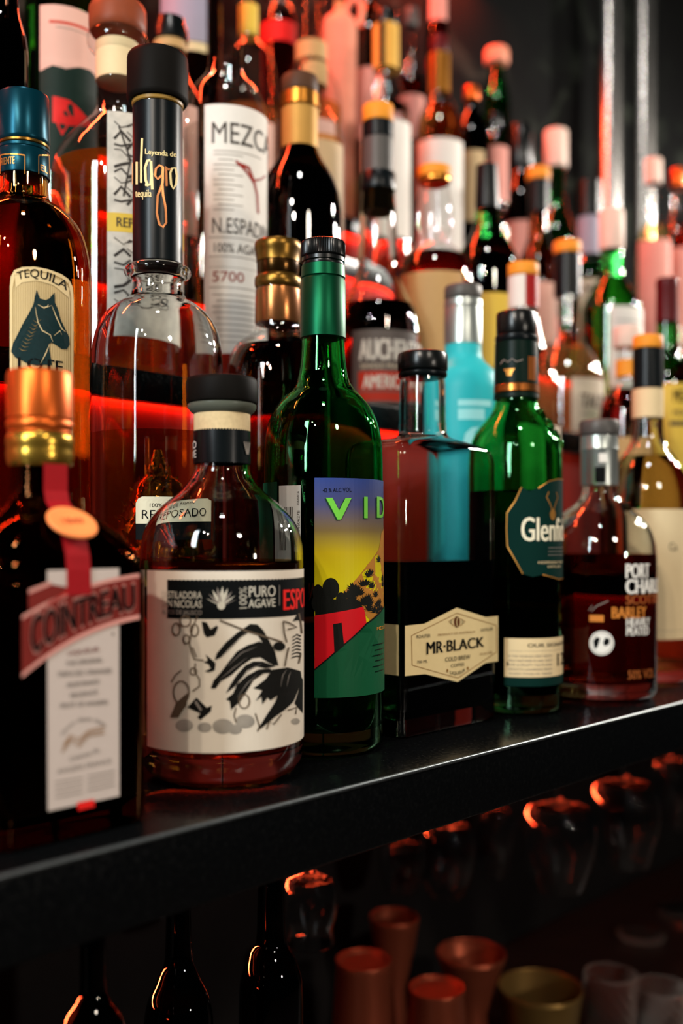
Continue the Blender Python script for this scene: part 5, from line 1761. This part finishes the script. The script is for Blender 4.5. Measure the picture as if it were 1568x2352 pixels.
def hanging_glass(x, p, ytop, hw, ybot, hwb, label):
    D = dep(x, p)
    cx, cy_ = (x - CX) / F * D, D
    zt = H - (ytop - Y0) / F * D
    zb = H - (ybot - Y0) / F * D
    r, rb = hw / F * D, hwb / F * D
    root = thing('wine_glass', label, 'wine glass', (cx, cy_, -0.0485), HG)
    h = zt - zb
    out = [(zt + 0.003, .004), (zt, .010), (zt - .02 * h, r * .58), (zt - .07 * h, r * .80), (zt - .16 * h, r * .93), (zt - .30 * h, r * .995), (zt - .42 * h, r), (zt - .6 * h, r * .95), (zt - .8 * h, r * .82), (zb, rb)]
    o = pchip(out, 4)
    inn = [(z - (0.004 if q < 6 else 0), max(.0006, rr - .0011)) for q, (z, rr) in enumerate(o)]
    inn = [(o[0][0] - 0.006, 0.0006)] + [q for q in inn if q[0] < o[0][0] - 0.0062]
    V, Fc = ring_surface([circ(cx, cy_, rr, z, 40) for z, rr in o] + [circ(cx, cy_, rr, z, 40) for z, rr in reversed(inn)])
    obj_from('bowl', V, Fc, WG_, root)
    V, Fc = ring_surface([circ(cx, cy_, rr, z, 20) for z, rr in ((-0.053, .006), (-0.062, .0038), ((zt - .06) / 2, .0032), (zt + .010, .0036), (zt + .0032, .0042))])
    obj_from('stem', V, Fc, WG_, root)
    V, Fc = ring_surface([circ(cx, cy_, rr, z, 40) for z, rr in ((-0.0485, .030), (-0.0475, .0305), (-0.0495, .031), (-0.0515, .012), (-0.0529, .006))])
    obj_from('foot', V, Fc, WG_, root)
    # the two rails that carry its foot
    done(root)
    return root


gl = [(1025, 0.30, 1884, 67, 2056, 38, 'hanging wine glass nearest the shelf edge, orange glow on its bowl'),
      (1283, 0.213, 1842, 86, 2040, 56, 'largest hanging wine glass, broad orange arc on its bowl'),
      (1434, 0.20, 1790, 81, 1985, 56, 'hanging wine glass at the far end with orange top'),
      (1130, 0.37, 1850, 52, 2010, 36, 'faint hanging wine glass between the glowing ones'),
      (922, 0.37, 1925, 52, 2045, 36, 'dim hanging wine glass half behind the shelf board'),
      (712, 0.22, 2010, 64, 2165, 56, 'red-rimmed wine glass hanging above the tins'),
      (1545, 0.33, 1740, 60, 1900, 42, 'hanging wine glass at the picture edge, mostly dark')]
for g in gl:
    hanging_glass(*g)
rk = thing('glass_rack', 'dark wire rack of rails under the shelf that holds the wine glass feet', 'glass rack', SP(0, 0.17, -0.0385))
for p in (0.175, 0.235, 0.275, 0.335, 0.35, 0.395):
    shelf_box('rail', -0.6, 1.9, p - 0.004, p + 0.004, -0.0565, -0.0535, RAIL, rk)
for s_ in (-0.5, 0.3, 1.1, 1.8):
    shelf_box('rack_bar', s_ - 0.004, s_ + 0.004, 0.17, 0.40, -0.0462, -0.0385, RAIL, rk)
    for p in (0.175, 0.395):
        shelf_box('hanger', s_ - 0.003, s_ + 0.003, p - 0.003, p + 0.003, -0.0538, -0.046, RAIL, rk)
done(rk)

COPT = solid('copper_tin', '#a8553c', 0.38, metal=0.7, var=0.12, scale=30)
BRASS = solid('brass_tin', '#9a7a45', 0.38, metal=0.7, var=0.12, scale=30)


def tin(name, x, p, ytop, hw, hwb, mat, label, cat, open_top=True, wall=0.0012, flare=()):
    D = dep(x, p)
    cx, cy_ = (x - CX) / F * D, D
    zt = H - (ytop - Y0) / F * D
    r, rb = hw / F * D, hwb / F * D
    root = thing(name, label, cat, (cx, cy_, CZ + 0.0005), 'bar tins on the lower counter')
    zb = CZ + 0.0005
    ot = [(zt, r), (zt - 0.003, r + 0.0008), (zt - 0.006, r * .99)] + [(zb + (zt - zb) * f, r * k) for f, k in flare] + [(zb + 0.004, rb), (zb, rb - 0.002)]
    if open_top:
        inn = [(z, max(.001, rr - wall)) for z, rr in ot[2:-1]]
        rings_ = [circ(cx, cy_, rr, z, 48) for z, rr in ot] + [circ(cx, cy_, 0.001, zb, 48), circ(cx, cy_, 0.001, zb + 0.004, 48)] + [circ(cx, cy_, rr, z, 48) for z, rr in reversed(inn)] + [circ(cx, cy_, r - wall, zt - 0.001, 48)]
        V, Fc = ring_surface(rings_, closed_loop=True)
    else:
        rings_ = [circ(cx, cy_, 0.001, zt - 0.003, 48), circ(cx, cy_, r * .8, zt - 0.003, 48), circ(cx, cy_, r * .88, zt - 0.0005, 48)] + [circ(cx, cy_, rr, z, 48) for z, rr in ot]
        V, Fc = ring_surface(rings_)
    obj_from('cup', V, Fc, mat, root)
    rg_ = []
    for j in range(48):
        th = 2 * pi * j / 48
        rg_.append([(cx + (r + 0.0007 * cos(a)) * sin(th), cy_ - (r + 0.0007 * cos(a)) * cos(th), zt + 0.0007 * sin(a)) for a in [2 * pi * i / 8 for i in range(8)]])
    V, Fc = ring_surface(rg_, closed_loop=True)
    obj_from('rim', V, Fc, mat, root)
    done(root)


tin('shaker_tin', 835, 0.30, 2204, 63, 92, COPT, 'upturned copper shaker tin left of its narrower twin', 'shaker tin', False, flare=((.5, 1.18),))
tin('shaker_tin', 1003, 0.235, 2267, 63, 100, COPT, 'upturned copper shaker tin at the bottom edge, nearest one', 'shaker tin', False, flare=((.5, 1.25),))
tin('jigger', 1082, 0.28, 2187, 78, 52, COPT, 'open copper jigger cup with flared dark mouth', 'jigger', True, flare=((.75, .70), (.5, .45), (.35, .5)))
tin('mixing_cup', 1240, 0.235, 2266, 95, 74, BRASS, 'wide brass-coloured cup with dark open mouth', 'cup', True)
tin('jigger', 905, 0.36, 2105, 56, 40, COPT, 'dim slim jigger farther back among the shaker tins', 'jigger', True, flare=((.75, .8), (.5, .45), (.35, .5)))
CUT = spirit('cut_glass', (0.95, 0.93, 0.91), 0.28, 1.5)


def tumbler(x, p, ytop, hw, label):
    D = dep(x, p)
    cx, cy_ = (x - CX) / F * D, D
    zt = H - (ytop - Y0) / F * D
    r = hw / F * D
    zb = CZ + 0.0005
    root = thing('tumbler', label, 'tumbler', (cx, cy_, zb), 'cut glass tumblers on the lower counter')
    rings_ = []
    nz = 12
    seg = 32
    for i in range(nz + 1):
        z = zt + (zb - zt) * i / nz
        rings_.append([(cx + (r * (1 - .1 * i / nz) + (0.0022 if (i + j) % 2 and 1 < i < nz else 0)) * sin(2 * pi * j / seg),
                        cy_ - (r * (1 - .1 * i / nz) + (0.0022 if (i + j) % 2 and 1 < i < nz else 0)) * cos(2 * pi * j / seg), z) for j in range(seg)])
    rings_.append(circ(cx, cy_, 0.001, zb, seg))
    rings_.append(circ(cx, cy_, 0.001, zb + 0.008, seg))
    rings_.append(circ(cx, cy_, r * .85, zb + 0.009, seg))
    rings_.append(circ(cx, cy_, r - .003, zt, seg))
    V, Fc = ring_surface(rings_, closed_loop=True)
    obj_from('cut_body', V, Fc, CUT, root, smooth=False)
    done(root)


tumbler(1402, 0.20, 2235, 60, 'cut glass tumbler beside the brass cup')
tumbler(1520, 0.17, 2265, 62, 'cut glass tumbler in the bottom corner')
tumbler(1470, 0.33, 2140, 54, 'cut glass tumbler behind the other two')
tumbler(1560, 0.33, 2110, 54, 'cut glass tumbler at the picture edge, farther back')

BG = 'dark bottles on the lower counter'
for x, p, pr, lb in ((213, 0.06, [(2120, 28), (2190, 30), (2270, 30), (2300, 40), (2340, 66), (2390, 82), (2440, 86), (2600, 86)], 'dark bottle under the shelf, its neck catching a thin teal line'),
                     (410, 0.10, [(2020, 26), (2120, 29), (2200, 32), (2250, 50), (2300, 72), (2350, 80), (2600, 80)], 'nearly black bottle under the shelf between two others'),
                     (622, 0.12, [(1990, 28), (2080, 31), (2160, 34), (2190, 50), (2225, 64), (2260, 72), (2320, 74), (2600, 74)], 'dark bottle under the shelf beside the copper tins')):
    b = Bottle('spirit_bottle', lb, 'bottle', x, 1, p=p, z0=CZ, group=BG, seg=48)
    b.body(TDARK, pr, thick=False)
    b.liquid(L_DARK, pr[4][0], thick=False)
    b.cap('cap', BLACKP, pr[0][0] - 40, pr[0][0] + 2, pr[0][1] + 3, 4)
    b.end()
